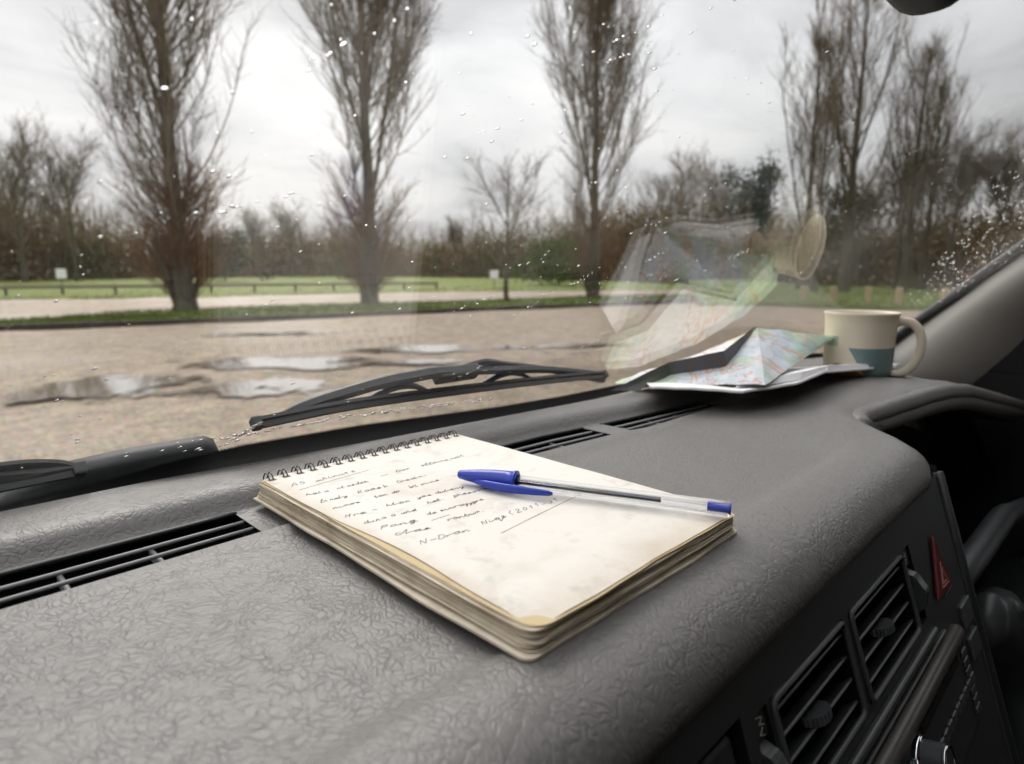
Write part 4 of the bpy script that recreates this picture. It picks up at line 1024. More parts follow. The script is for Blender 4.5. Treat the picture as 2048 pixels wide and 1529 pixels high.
# ---- wipers lying on the outside of the glass: (x, distance up the glass) -> point
def gp(x, s, off): return tuple(glass_pt(x, s, .005+off))
def wiper(name, label, blade, hub, arm, yoke, claws, parent=van):
    w_ = empty(name, (0, 0, 0), parent=parent); w_['label'] = label
    b = spline([(x, s, 0) for x, s in blade], 26)
    vpart('wiper_blade', tube([gp(x, s, .0025) for x, s, _ in b], .0030, 4, (.55, 1.0), up=tuple(GN)), 'rubber', w_)
    vpart('blade_rail', tube([gp(x, s+.0005, .0065) for x, s, _ in b], .0030, 4, (1.35, .6), up=tuple(GN)), 'wiper', w_)
    for (x, s) in (b[0][:2], b[-1][:2]):
        vpart('end_cap', xf(bbox(.007, .0075, .0085, .0012, 2), frame(gp(x, s, .0045), Vector((1, 0, 0)), Vector((0, -CR, SR)), Vector(GN))), 'rubber', w_)
    yk = spline([(x, s, h) for x, s, h in yoke], 30)
    n = len(yk); rad = [.0020+.0026*math.sin(math.pi*i/(n-1))**0.7 for i in range(n)]
    vpart('main_bridge', tube([gp(*p) for p in yk], rad, 6, (.8, 1.2), up=tuple(GN)), 'wiper', w_)
    for cl in claws:
        c_ = spline([(x, s, h) for x, s, h in cl], 12)
        vpart('claw_bracket', tube([gp(*p) for p in c_], [.0015+.0016*math.sin(math.pi*i/11) for i in range(12)], 6, (.7, 1.3), up=tuple(GN)), 'wiper', w_)
    if hub:
        hx, hs, hw, hh = hub
        Mh = frame(gp(hx, hs, .014), Vector((1, 0, 0)), Vector((0, -CR, SR)), Vector(GN))
        vpart('hub_block', xf(bbox(hw, hh, .010, .002, 2), Mh), 'wiper', w_)
        V, F = lathe([(0, 0), (.0021, 0), (.0021, .0012), (0, .0012)], 14); vpart('rivet', xf((V, F), Mh @ Matrix.Translation((-.004, 0, -.0062))), 'void', w_)
        V, F = lathe([(0, 0), (.0012, 0), (.0012, .0012), (0, .0012)], 10); vpart('rivet', xf((V, F), Mh @ Matrix.Translation((.012, .001, -.0062))), 'void', w_)
    a_ = spline([(x, s, h) for x, s, h in arm], 24)
    vpart('wiper_arm', tube([gp(*p) for p in a_], [.0042]*24, 6, (1.0, .55), up=tuple(GN)), 'wiper', w_)
    return w_
wiper('windscreen_wiper', 'black wiper lying across the middle of the windscreen base',
      [(.1709, .033), (.2384, .0379), (.3352, .0335), (.4533, .0243), (.5693, .0119)], (.3415, .0455, .046, .0135),
      [(.345, .0400, .020), (.3625, .0470, .020), (.376, .0486, .020), (.405, .0390, .020), (.4797, .0176, .019), (.62, -.03, .016)],
      [(.178, .0300, .006), (.191, .0248, .010), (.2072, .0324, .012), (.2284, .0366, .014), (.2662, .0464, .015), (.2965, .0497, .015), (.3199, .0510, .015), (.3687, .0444, .015), (.4571, .0299, .014), (.525, .0180, .010), (.566, .0120, .006)],
      [[(.2577, .0365, .008), (.2791, .0422, .012), (.2950, .0410, .012), (.3109, .0369, .008)], [(.3776, .0318, .008), (.4011, .0372, .012), (.4180, .0345, .012), (.442, .0265, .008)]])
wiper('windscreen_wiper', 'second black wiper at the lower left corner of the windscreen',
      [(-.25, -.006), (-.10, .003), (.0, .0075), (.0485, .0098), (.0723, .0105)], None,
      [(-.25, .012, .012), (-.1, .016, .012), (.0, .0165, .012), (.040, .0160, .012), (.060, .0130, .010), (.0690, .0105, .007)],
      [(-.24, .002, .008), (-.12, .012, .012), (.0, .0135, .012), (.045, .0115, .009), (.064, .0105, .006)], [])

# ---- pillar trim and black seal on the driver's side
edge = [(1.19, .405, -.230), (1.2, .355, -.177), (1.2, .258, -.079), (1.2, .220, -.043), (1.2, .185, -.008), (1.2, .137, .037), (1.19, .04, .13), (1.16, -.10, .26), (1.12, -.26, .41)]
ed = spline(edge, 60)
vpart('windscreen_seal', tube(ed, .0085, 8, (1.0, 1.0)), 'rubber', None, True)
V, F = [], []; NJ = 13
for k, p in enumerate(ed):
    p = Vector(p); wd = .125+.09*max(0, 1-k/22)**1.5
    for j in range(NJ):
        t = j/(NJ-1)
        # rounds from the glass edge back towards the door: out of the glass, over a soft crown, down to the door seal
        V.append((p.x+.004+.055*t*t-.028*math.sin(math.pi*t), p.y-.004-wd*t*(.80), p.z-.004-.040*t+.012*math.sin(math.pi*t)))
for k in range(len(ed)-1):
    for j in range(NJ-1): F.append((k*NJ+j, (k+1)*NJ+j, (k+1)*NJ+j+1, k*NJ+j+1))
vpart('pillar_trim', (V, F), 'pillar', smooth=True, label='pale grey windscreen pillar trim')
# passenger side pillar, out of the picture
ed2 = [(.8-p[0]-.04, p[1], p[2]) for p in ed]; V2 = [(.8-v[0]-.04, v[1], v[2]) for v in V]
vpart('pillar_trim', (V2, [f[::-1] for f in F]), 'pillar', smooth=True)

# ---- cab shell: roof, doors with windows, back wall, floor (they keep the cabin dark)
V, F = [], []
def plate(pts): return pts, [(0, 1, 2, 3)]
def solid(x0, x1, y0_, y1, z0, z1): return bbox(x1-x0, y1-y0_, z1-z0, .004, 1, ((x0+x1)/2, (y0_+y1)/2, (z0+z1)/2))
vpart('roof_lining', solid(-.50, 1.30, -1.45, -.085, .315, .335), 'headliner')
vpart('cab_floor', solid(-.50, 1.30, -1.45, .45, -.95, -.92), 'cabin')
vpart('rear_bulkhead', solid(-.50, 1.30, -1.47, -1.45, -.95, .33), 'cabin')
vpart('front_bulkhead', solid(-.50, 1.30, .44, .46, -.95, -.19), 'cabin')
for x0, x1 in ((1.272, 1.30), (-.50, -.472)):
    d_ = empty('door', (0, 0, 0), parent=van)
    vpart('door_panel', solid(x0, x1, -1.0, .46, -.95, -.16), 'cabin', d_)
    vpart('door_pillar', solid(x0, x1, -1.47, -.75, -.16, .34), 'cabin', d_)
    vpart('door_top', solid(x0, x1, -.95, -.20, .22, .34), 'cabin', d_)
    # quarter behind the pillar
    pts = [(x0, .28, -.16), (x0, -.24, -.16), (x0, -.34, .335), (x0, -.29, .335)]
    if True:
        V = pts+[(x1, p[1], p[2]) for p in pts]
        vpart('door_quarter', (V, [(0, 1, 2, 3), (7, 6, 5, 4), (0, 4, 5, 1), (1, 5, 6, 2), (2, 6, 7, 3), (3, 7, 4, 0)]), 'cabin', d_)
    vpart('side_window', ([(x0+.01, -.24, -.16), (x0+.01, -.75, -.16), (x0+.01, -.75, .22), (x0+.01, -.31, .22)], [(0, 1, 2, 3)]), 'glass', d_)
for sx in (.05, .80):                        # seats, behind the camera
    st = empty('seat', (0, 0, 0), parent=van)
    vpart('seat_cushion', bbox(.46, .50, .14, .05, 3, (sx, -.62, -.62)), 'cabin', st, True); vpart('seat_back', bbox(.46, .14, .68, .05, 3, (sx, -.95, -.25)), 'cabin', st, True)
# unseen sun visors, added at the roof edge to block light from above and behind
for xc in (.02, .83):
    vpart('added_visor', xf(bbox(.44, .018, .15, .008, 3), Matrix.Translation((xc, -.155, .262)) @ Matrix.Rotation(math.radians(-38), 4, 'X')), 'headliner', None, True)
# ---- interior mirror, only its lower corner is in the picture
mr = empty('interior_mirror', (0, 0, 0), parent=van); mr['label'] = 'corner of a dark rear view mirror at the top edge'
mc = Vector((.247, .085, .1510)); az_ = 0.0
Mm = Matrix.Translation(mc) @ Matrix.Rotation(az_, 4, 'Z') @ Matrix.Rotation(.0, 4, 'Y')
# ------------------------------------------------------------------ notebook
NX0, NX1, NY0, NY1, NZ = .1460, .2985, .1345, .3570, -.1324
nb = empty('notebook', (NX0, NY0, NZ+CZ), 'well-worn spiral notebook open at a page of pencil notes, on the dashboard', 'notebook')
NO = (NX0, NY0, NZ)
def outline(x0, x1, y0_, y1, rc, r, wav, n=30):
    """rounded sheet outline with a wavering edge; returns list of (x, y)"""
    pts = []; ph = [r.uniform(0, 6.28) for _ in range(6)]
    def wv(t, k): return wav*(math.sin(t*5.1+ph[k])*0.55+math.sin(t*11.7+ph[k]*2)*0.3+math.sin(t*27+ph[k]*3)*0.15)
    def line(a, b, k, nx_, ny_):
        for i in range(n):
            t = i/n; d = wv(t, k)*math.sin(math.pi*min(1, t*1.0))**0.3
            pts.append((a[0]+(b[0]-a[0])*t+nx_*d, a[1]+(b[1]-a[1])*t+ny_*d))
    def arc(cx, cy, a0):
        for i in range(7):
            a = math.radians(a0+15*i); pts.append((cx+rc*math.cos(a), cy+rc*math.sin(a)))
    line((x0+rc, y0_), (x1-rc, y0_), 0, 0, 1); arc(x1-rc, y0_+rc, -90)
    line((x1, y0_+rc), (x1, y1-.002), 1, 1, 0); line((x1, y1), (x0, y1), 2, 0, .3); line((x0, y1-.002), (x0, y0_+rc), 3, 1, 0); arc(x0+rc, y0_+rc, 180)
    return pts
def sheet_z(x, y, amp, seed):                # gentle cockle of old damp paper
    return amp*(math.sin(x*37+seed)*math.sin(y*23+seed*1.7)*0.6+math.sin(y*61+x*19+seed*2.3)*0.4)
def slab_sheet(name, poly, z0, z1, mat, amp, seed, lift=None):
    c = np.mean(np.array(poly), 0); n = len(poly); V = []; F = []
    rings = [1.0, 0.94, 0.7, 0.35]
    for top in (0, 1):
        for q in rings:
            for (x, y) in poly:
                X, Y = c[0]+(x-c[0])*q, c[1]+(y-c[1])*q
                z = (z1 if top else z0)+sheet_z(X, Y, amp, seed)+(lift(X, Y) if lift else 0)
                V.append((X, Y, z))
        V.append((c[0], c[1], (z1 if top else z0)+(lift(c[0], c[1]) if lift else 0)))
    B = len(rings)*n+1
    for top in (0, 1):
        b = top*B
        for k in range(len(rings)-1):
            for i in range(n):
                j = (i+1) % n; f = (b+k*n+i, b+k*n+j, b+(k+1)*n+j, b+(k+1)*n+i); F.append(f if top else f[::-1])
        for i in range(n):
            j = (i+1) % n; f = (b+3*n+i, b+3*n+j, b+B-1); F.append(f if top else f[::-1])
    for i in range(n): j = (i+1) % n; F.append((i, j, B+j, B+i))
    return mk(name, V, F, M[mat], nb, False, NO)
rr_ = random.Random(4)
slab_sheet('back_cover', outline(NX0-.0045, NX1+.001, NY0-.001, NY1+.001, .005, rr_, .0014), NZ, NZ+.0011, 'cover', .0003, 1)
LAY = 19; zt_ = NZ+.0016; zp = zt_; drift = 0.0
for k in range(LAY):                         # the page block: gatherings of a few sheets, none quite flush with the next
    th = rr_.choice((.00030, .00036, .00045, .00055)); t = k/(LAY-1); drift = 0.6*drift+rr_.uniform(-.0006, .0006)
    pg = outline(NX0-.0022*(1-t)+drift, NX1+rr_.uniform(-.0010, .0008), NY0+rr_.uniform(-.0008, .0012), NY1+rr_.uniform(-.0006, .0004), .0055+rr_.uniform(-.001, .003), rr_, rr_.uniform(.0004, .0010))
    slab_sheet('page_bundle', pg, zp+.00005, zp+th, 'edge' if rr_.random() < .7 else 'edge2', .00020, 2+k*.16); zp += th
# yellowed sheet showing along the edges, then the written page
yp = outline(NX0+.0002, NX1-.0004, NY0-.0005, NY1-.0002, .009, rr_, .0011)
slab_sheet('yellowed_page', yp, zp+.0001, zp+.0005, 'yellowed', .0002, 6); zp += .0006
PZ = zp+.0003                                # height of the written page
def curl(x, y): return -.0022*float(sm(.018, .0, math.hypot(x-NX0, y-NY0)))-.0014*float(sm(.02, .0, math.hypot(x-NX1, y-NY0)))
tp = outline(NX0+.0012, NX1-.0010, NY0+.0006, NY1, .011, rr_, .0008)
c = np.mean(np.array(tp), 0)
tp2 = []
for (x, y) in tp:                            # the left edge has shrunk back in its middle, the foot is worn
    d = .0030*math.exp(-((y-.215)/.035)**2) if x < NX0+.02 else 0
    tp2.append((x+d, y))
slab_sheet('written_page', tp2, PZ-.0001, PZ+.0001, 'paper', 0.0, 0, lambda x, y: 0.6*curl(x, y))
flap = outline(NX0+.004, NX0+.020, NY0+.0015, NY0+.006, .002, rr_, .0004, 10)
slab_sheet('torn_corner', flap, PZ-.0014, PZ-.0009, 'paper', 0, 0)
print('page top', PZ)
# twin-loop wire binding
nL = 17
for k in range(nL):
    x = NX0+.0055+k*(NX1-NX0-.011)/(nL-1)
    paths = []
    for dx in (-.00115, .00115):
        pts = []
        for i in range(17):
            a = math.radians(-70+i*320/16)
            pts.append((x+dx+.0006*math.sin(a), NY1-.0005-.0056*math.sin(a)*-1*0+.0058*-math.cos(a)*0+.0062*math.sin(a-.35), (PZ+NZ)/2+.0012+.0074*math.cos(a-.35)))
        paths.append(tube(pts, .00042, 6))
    V, F = join(*paths); mk('wire_loop', V, F, M['wire'], nb, True, NO)
    V, F = bbox(.0042, .0030, .00012, 0, 1, (x, NY1-.0058, PZ+.00022)); mk('hole_patch', V, F, M['hole'], nb, False, NO)
# handwriting: pencil strokes lying on the page
LET = {
 'a': [[(.55, .45), (.3, .5), (.08, .28), (.2, .02), (.45, .1), (.55, .42), (.58, .1), (.75, .05)]], 'b': [[(.1, .95), (.08, .05), (.4, .02), (.5, .3), (.2, .42), (.7, .3)]],
 'c': [[(.5, .42), (.25, .48), (.06, .22), (.25, 0), (.6, .1)]], 'd': [[(.5, .4), (.2, .45), (.05, .2), (.25, 0), (.5, .2), (.62, .95), (.58, .1), (.75, .02)]],
 'e': [[(.05, .2), (.5, .32), (.4, .5), (.12, .4), (.12, .06), (.4, 0), (.68, .15)]], 'f': [[(.6, .85), (.4, .98), (.28, .6), (.2, -.3)], [(.05, .42), (.55, .48)]],
 'g': [[(.5, .42), (.2, .45), (.08, .2), (.3, .05), (.52, .4), (.5, -.2), (.25, -.42), (.1, -.25), (.75, .1)]], 'h': [[(.1, .95), (.06, 0), (.2, .35), (.42, .45), (.5, .05), (.7, .05)]],
 'i': [[(.1, .4), (.12, .05), (.4, .08)], [(.14, .7), (.16, .74)]], 'k': [[(.1, .95), (.06, 0)], [(.5, .5), (.12, .22), (.6, 0)]], 'l': [[(.15, .95), (.08, .1), (.2, 0), (.42, .15)]],
 'm': [[(.05, .4), (.06, 0), (.2, .42), (.32, .35), (.34, .02), (.5, .42), (.65, .35), (.66, .05), (.85, .08)]], 'n': [[(.05, .42), (.06, 0), (.22, .4), (.42, .42), (.45, .05), (.68, .1)]],
 'o': [[(.35, .45), (.1, .35), (.1, .08), (.35, 0), (.52, .2), (.35, .45), (.7, .4)]], 'p': [[(.1, .45), (.02, -.45)], [(.06, .3), (.35, .5), (.5, .25), (.15, .02), (.65, .1)]],
 'q': [[(.5, .4), (.2, .45), (.1, .15), (.35, .05), (.52, .4), (.46, -.45), (.6, -.3)]], 'r': [[(.06, .42), (.08, 0), (.15, .3), (.45, .45)]], 's': [[(.45, .42), (.15, .42), (.2, .25), (.45, .15), (.3, 0), (.05, .05), (.65, .1)]],
 't': [[(.22, .8), (.18, .1), (.3, 0), (.48, .1)], [(.02, .5), (.45, .55)]], 'u': [[(.06, .42), (.08, .05), (.35, .02), (.5, .42), (.52, .05), (.72, .08)]], 'w': [[(.03, .42), (.12, .02), (.32, .35), (.45, .02), (.7, .45)]],
 'x': [[(.08, .45), (.5, 0)], [(.5, .48), (.05, .0)]], 'y': [[(.05, .42), (.15, .08), (.4, .1), (.5, .45), (.42, -.2), (.15, -.42), (.1, -.25), (.7, .15)]], 'z': [[(.06, .45), (.5, .45), (.08, .02), (.6, .05)]],
 'A': [[(.0, 0), (.32, .95), (.62, 0)], [(.12, .35), (.52, .38)]], 'S': [[(.55, .85), (.25, .95), (.1, .7), (.5, .4), (.4, .05), (.05, .08)]], 'D': [[(.15, .9), (.08, 0), (.5, .1), (.68, .5), (.45, .88), (.05, .9)]],
 'N': [[(.05, 0), (.1, .9), (.5, .05), (.62, .95)]], 'P': [[(.12, .9), (.05, -.05)], [(.1, .88), (.55, .85), (.5, .5), (.1, .42)]], 'H': [[(.1, .95), (.05, 0)], [(.55, .95), (.5, 0)], [(.06, .45), (.55, .5)]],
 'L': [[(.12, .95), (.06, .05), (.5, .02)]], 'R': [[(.12, .9), (.05, 0)], [(.1, .88), (.5, .8), (.45, .5), (.1, .45), (.6, 0)]], '2': [[(.08, .7), (.3, .9), (.5, .65), (.05, .02), (.58, .03)]], '0': [[(.3, .9), (.08, .5), (.28, 0), (.52, .4), (.3, .9)]],
 '1': [[(.1, .65), (.3, .9), (.28, 0)]], 'J': [[(.5, .9), (.48, .1), (.2, 0), (.08, .2)]], '(': [[(.35, 1.05), (.08, .5), (.3, -.1)]], '-': [[(.05, .25), (.6, .28)]], ',': [[(.1, .05), (.04, -.15)]], '.': [[(.1, .05), (.14, .07)]], 'T': [[(.02, .9), (.65, .92)], [(.33, .9), (.3, 0)]]}
PF = 1260.0
FHv = np.array([math.cos(AZ), math.sin(AZ), 0]); RVv = np.array([math.sin(AZ), -math.cos(AZ), 0])
# words measured on the page: start and end of the baseline in millimetres from the page's near left corner
words = [('AS', 8.3, 197.4, 18.5, 197.0, 0.0036), ('mAlnutz', 22.4, 195.5, 49.4, 196.2, 0.003), ('hela', 7.0, 178.1, 19.9, 175.3, 0.0026), ('nlasdch', 24.5, 175.3, 44.8, 173.2, 0.0026), ('-', 53.3, 176.2, 61.1, 176.3, 0.0024), ('Dar', 65.5, 177.4, 78.4, 177.1, 0.0026), ('effaina nell', 83.8, 176.1, 119.9, 174.0, 0.0024), ('finaly', 7.5, 163.7, 23.6, 160.4, 0.0026), ('Raask', 28.8, 160.7, 48.1, 158.8, 0.0028), ('Drealn-', 54.8, 159.4, 76.2, 158.5, 0.0026), ('ninos', 7.5, 149.5, 23.1, 148.0, 0.0024), ('ten do', 31.7, 147.9, 48.5, 146.7, 0.0025), ('kloins', 54.8, 147.3, 75.4, 146.4, 0.0026), ('Hre -', 5.8, 135.2, 23.9, 132.1, 0.0027), ('hlen', 29.1, 132.9, 42.3, 131.0, 0.0026), ('yes dulany', 47.4, 131.2, 77.4, 127.2, 0.0024), ('Lu', 87.5, 133.0, 97.2, 132.3, 0.0026), ('duna a und', 8.3, 121.9, 36.6, 117.5, 0.0025), ('het', 46.7, 121.4, 55.7, 119.7, 0.0025), ('phasorulta', 63.0, 118.8, 94.0, 115.3, 0.0024), ('Pang', 10.3, 110.5, 29.0, 106.5, 0.0028), ('de sinrayypre', 36.9, 108.7, 73.1, 104.4, 0.0024), ('clas', 10.7, 99.5, 29.1, 94.2, 0.0028), ('ranbux,', 39.3, 95.3, 64.7, 92.3, 0.0025), ('N-Dran', 13.3, 83.1, 41.3, 78.7, 0.003), ('Niqs', 48.4, 80.1, 65.0, 78.7, 0.0028), ('(2011-J1', 66.8, 79.7, 101.7, 74.7, 0.0028)]
hw = random.Random(5)
def ribbon(pts, wd):
    V, F = [], []; n = len(pts)
    for i, p in enumerate(pts):
        a = np.array(pts[max(i-1, 0)]); b = np.array(pts[min(i+1, n-1)]); t = b-a; t /= (np.linalg.norm(t)+1e-9); q = np.array([-t[1], t[0]])*wd*(0.8+0.4*hw.random())/2
        V += [(p[0]+q[0], p[1]+q[1], PZ+.00019), (p[0]-q[0], p[1]-q[1], PZ+.00019)]
    return V, [(2*i, 2*i+1, 2*i+3, 2*i+2) for i in range(n-1)]
def stroke(pts, wd):
    P = spline([(*p, 0) for p in pts], max(4, len(pts)*4)) if len(pts) > 2 else [(*p, 0) for p in pts]
    return ribbon([(p[0], p[1]) for p in P], wd)
def write(word, xa, ya, xb, yb, h):
    a = np.array((NX0+xa/1000, NY0+ya/1000)); b = np.array((NX0+xb/1000, NY0+yb/1000)); L = np.linalg.norm(b-a); ex = (b-a)/L; ey = np.array([-ex[1], ex[0]])
    n = sum(1.0 if ch != ' ' else 0.7 for ch in word); adv = L/n; x = 0; out = []
    run = []
    def flush():
        if len(run) > 1: out.append(stroke([tuple(p) for p in run], .00042))
        run.clear()
    dy = 0.0
    for ch in word:
        if ch == ' ': flush(); x += adv*0.7; continue
        dy = 0.7*dy+hw.uniform(-.00035, .00035); sz = hw.uniform(0.85, 1.2)
        for q, st in enumerate(LET.get(ch, LET['n'])):
            pts = [a+ex*(x+adv*1.2*(px_*hw.uniform(.92, 1.08)+0.30*py_))+ey*(h*1.5*sz*py_+dy+hw.uniform(-.00015, .00015)) for px_, py_ in st]
            if ch.isupper() or ch.isdigit() or q > 0 or ch in '-(,.':
                out.append(stroke([tuple(p) for p in pts], .00042))
            else: run.extend(pts)
        if ch.isupper() or ch in '-(,.' or ch.isdigit() or hw.random() < 0.18: flush()
        x += adv*hw.uniform(.88, 1.12)
    flush()
    return out
for wd, xa, ya, xb, yb, h in words:
    V, F = join(*write(wd, xa, ya, xb, yb, h)); o = mk('handwriting', V, F, M['ink'], nb, False, NO); o['kind'] = 'stuff'
for (xa, ya, xb, yb) in [(8.4, 189.1, 56.7, 193.1), (33.9, 101.6, 45.3, 101.2), (47.9, 66.4, 117.2, 73.4)]:
    V, F = stroke([(NX0+xa/1000, NY0+ya/1000), (NX0+(xa*.6+xb*.4)/1000, NY0+(ya*.6+yb*.4)/1000+.0003), (NX0+xb/1000, NY0+yb/1000)], .0004)
    mk('pencil_line', V, F, M['ink'], nb, False, NO)

# ------------------------------------------------------------------ ballpoint pen
pa, pb = Vector((.2255, .2695, PZ+.0056)), Vector((.2860, .1335, PZ+.0052))      # tip of the cap, end of the barrel
pl = (pb-pa).length; pd = (pb-pa).normalized(); ps = pd.cross(Vector((0, 0, 1))).normalized(); pu = ps.cross(pd)
pen = empty('ballpoint_pen', (pa.x, pa.y, pa.z+CZ), 'clear ballpoint pen with a blue cap lying across the notebook page', 'pen')
PM = frame((0, 0, 0), pd, ps, pu)            # local: x along the pen, y to its side, z up
def ppart(name, VF, mat, parent=None, smooth=False):
    V, F = xf(VF, PM) if parent is None else VF
    o = mk(name, V, F, M[mat], pen, smooth); return o
def ax(prof_, S=32, ph=0.0):                 # revolve (x, r) about the pen axis
    V, F = [], []; n = len(prof_)
    for k in range(S):
        a = 2*math.pi*k/S+ph
        for x, r_ in prof_: V.append((x, r_*math.cos(a), r_*math.sin(a)))
    for k in range(S):
        q = (k+1) % S
        for i in range(n-1): F.append((k*n+i, k*n+i+1, q*n+i+1, q*n+i))
    return V, F
ppart('cap', ax([(0, 0), (.0002, .0017), (.001, .0024), (.006, .0032), (.014, .0043), (.022, .0051), (.030, .0054), (.0345, .0055), (.0347, .0060), (.0362, .0060), (.0364, .0050), (.0364, .0046), (.030, .0046)]), 'blue', None, True)
# the cap's clip lies to the side and reaches back along the barrel
clip = [(.012, .0040), (.020, .0066), (.030, .0084), (.040, .0086), (.050, .0082), (.057, .0078), (.0595, .0076)]
V, F = [], []
for i, (x, off) in enumerate(clip):
    wz = [.0012, .0022, .0025, .0024, .0020, .0016, .0008][i]; wy = [.0008, .0014, .0015, .0014, .0013, .0012, .0006][i]
    for k in range(12):
        a = 2*math.pi*k/12; V.append((x, off+wy*math.cos(a), -.0014+wz*math.sin(a)))
for i in range(len(clip)-1):
    for k in range(12): F.append((i*12+k, i*12+(k+1) % 12, (i+1)*12+(k+1) % 12, (i+1)*12+k))
F += [tuple(range(12))[::-1], tuple((len(clip)-1)*12+k for k in range(12))]
ppart('cap_clip', (V, F), 'blue', None, True)
ppart('cap_band', ax([(.0347, .0056), (.0347, .0061), (.0362, .0061), (.0362, .0056)]), 'blue', None, True)
V, F = ax([(.033, .00405), (pl-.0006, .00405), (pl, .0036), (pl, .0021), (.033, .0021), (.033, .00405)], 6, math.pi/6)
ppart('barrel', (V, F), 'barrel')
ppart('ink_refill', ax([(.034, 0), (.034, .00115), (pl*.775, .00115), (pl*.775, 0)], 20), 'inkcore', None, True)
ppart('end_plug', ax([(pl-.0105, 0), (pl-.0105, .00205), (pl-.001, .00205), (pl+.0002, .0030), (pl+.0008, .0030), (pl+.0008, 0)], 24), 'blue', None, True)

# ------------------------------------------------------------------ mug
mug = empty('mug', (.844, .243, -.1262+CZ), 'cream enamel mug with a teal patch, standing on papers by the windscreen', 'mug', None, math.radians(-72)); mug.scale = (.96, .96, .97)
V, F = lathe([(0, .0015), (.036, .0015), (.0385, .004), (.0395, .010), (.0400, .040), (.0408, .066), (.0420, .0755), (.0431, .0782), (.0428, .0797), (.0418, .0797), (.0404, .0772), (.0392, .066), (.0384, .040), (.0380, .010), (.034, .005), (0, .005)], 72)
mk('cup', V, F, M['mug'], mug, True)
hd = spline([(.0385, 0, .0665), (.046, 0, .0692), (.056, 0, .0672), (.0640, 0, .058), (.0672, 0, .045), (.0660, 0, .029), (.0585, 0, .013), (.048, 0, .004), (.037, 0, .0025)], 30)
V, F = tube(hd, .0036, 12, (1.5, .9), up=(0, 1, 0)); mk('handle', V, F, M['mugplain'], mug, True)

# ------------------------------------------------------------------ folded maps and papers at the foot of the windscreen
def surf(name, rows, mat, parent, org, th=.0004, sub=6):
    """a sheet through rows of points, smoothed, with thickness"""
    R = [spline(r_, len(r_)*sub) for r_ in rows]; n = len(R[0])
    C = [spline([R[i][j] for i in range(len(R))], len(R)*sub) for j in range(n)]; m = len(C[0])
    P = np.array(C).reshape(-1, 3)
    F = [(j*m+i, (j+1)*m+i, (j+1)*m+i+1, j*m+i+1) for j in range(n-1) for i in range(m-1)]
    g = P.reshape(n, m, 3); nn = np.cross(np.gradient(g, axis=0), np.gradient(g, axis=1)); nn /= np.linalg.norm(nn, axis=2, keepdims=True)+1e-9
    Q = (g+nn*th).reshape(-1, 3); b = len(P)
    F2 = [tuple(b+i for i in f[::-1]) for f in F]; rim = []
    for j in range(n-1): rim += [(j*m, b+j*m, b+(j+1)*m, (j+1)*m), ((j+1)*m+m-1, b+(j+1)*m+m-1, b+j*m+m-1, j*m+m-1)]
    for i in range(m-1): rim += [(i+1, b+i+1, b+i, i), ((n-1)*m+i, b+(n-1)*m+i, b+(n-1)*m+i+1, (n-1)*m+i+1)]
    return mk(name, np.concatenate([P, Q]), F+F2+rim, M[mat], parent, True, org)
def fold(name, rows, mat, th=.0005, nj=8, ni=4, amp=.0010, parent=None, org=None):
    """creased sheet: smooth along each row, straight between rows (so every row is a fold), slightly crumpled"""
    R = [np.array([np.array(r_[q])*(1-t/nj)+np.array(r_[q+1])*(t/nj) for q in range(len(r_)-1) for t in range(nj)]+[np.array(r_[-1])]) for r_ in rows]; L = []
    for k in range(len(R)-1):
        for i in range(ni): t = i/ni; L.append(R[k]*(1-t)+R[k+1]*t)
    L.append(R[-1]); g = np.array(L)
    g = g+np.array([0, 0, 1])*(amp*(np.sin(g[..., 0]*170+g[..., 1]*90)*0.5+np.sin(g[..., 1]*240-g[..., 0]*60)*0.5))[..., None]
    m, n = g.shape[:2]; nn = np.cross(np.gradient(g, axis=0), np.gradient(g, axis=1)); nn /= np.linalg.norm(nn, axis=2, keepdims=True)+1e-9
    P = g.reshape(-1, 3); Q = (g-nn*th).reshape(-1, 3); b = m*n
    F = [(i*n+j, i*n+j+1, (i+1)*n+j+1, (i+1)*n+j) for i in range(m-1) for j in range(n-1)]
    rim = []
    for j in range(n-1): rim += [(j+1, j, b+j, b+j+1), ((m-1)*n+j, (m-1)*n+j+1, b+(m-1)*n+j+1, b+(m-1)*n+j)]
    for i in range(m-1): rim += [(i*n, (i+1)*n, b+(i+1)*n, b+i*n), ((i+1)*n+n-1, i*n+n-1, b+i*n+n-1, b+(i+1)*n+n-1)]
    return mk(name, np.concatenate([P, Q]), F+[tuple(b+q for q in f[::-1]) for f in F]+rim, M[mat], parent or mp_, False, org or mo)
ppr = empty('folded_papers', (.70, .30, -.126+CZ), 'loose folded white papers lying under the map and the mug', 'papers')
po = (.70, .30, -.126)
fold('sheet', [[(0.5227, 0.3322, -0.113), (0.5435, 0.2903, -0.1117), (0.5603, 0.2561, -0.1122), (0.6283, 0.2344, -0.1106), (0.7052, 0.2331, -0.1072), (0.875, 0.2087, -0.117)],
    [(0.5227, 0.3318, -0.1114), (0.5435, 0.2899, -0.1101), (0.5603, 0.2557, -0.1106), (0.6283, 0.234, -0.109), (0.7052, 0.2327, -0.1056), (0.875, 0.2083, -0.1154)],
    [(0.6, 0.392, -0.121), (0.66, 0.375, -0.1205), (0.72, 0.345, -0.1205), (0.8, 0.315, -0.1215), (0.86, 0.29, -0.1235), (0.93, 0.25, -0.1245)]], 'white', .0006, 6, 3, .0004, ppr, po)
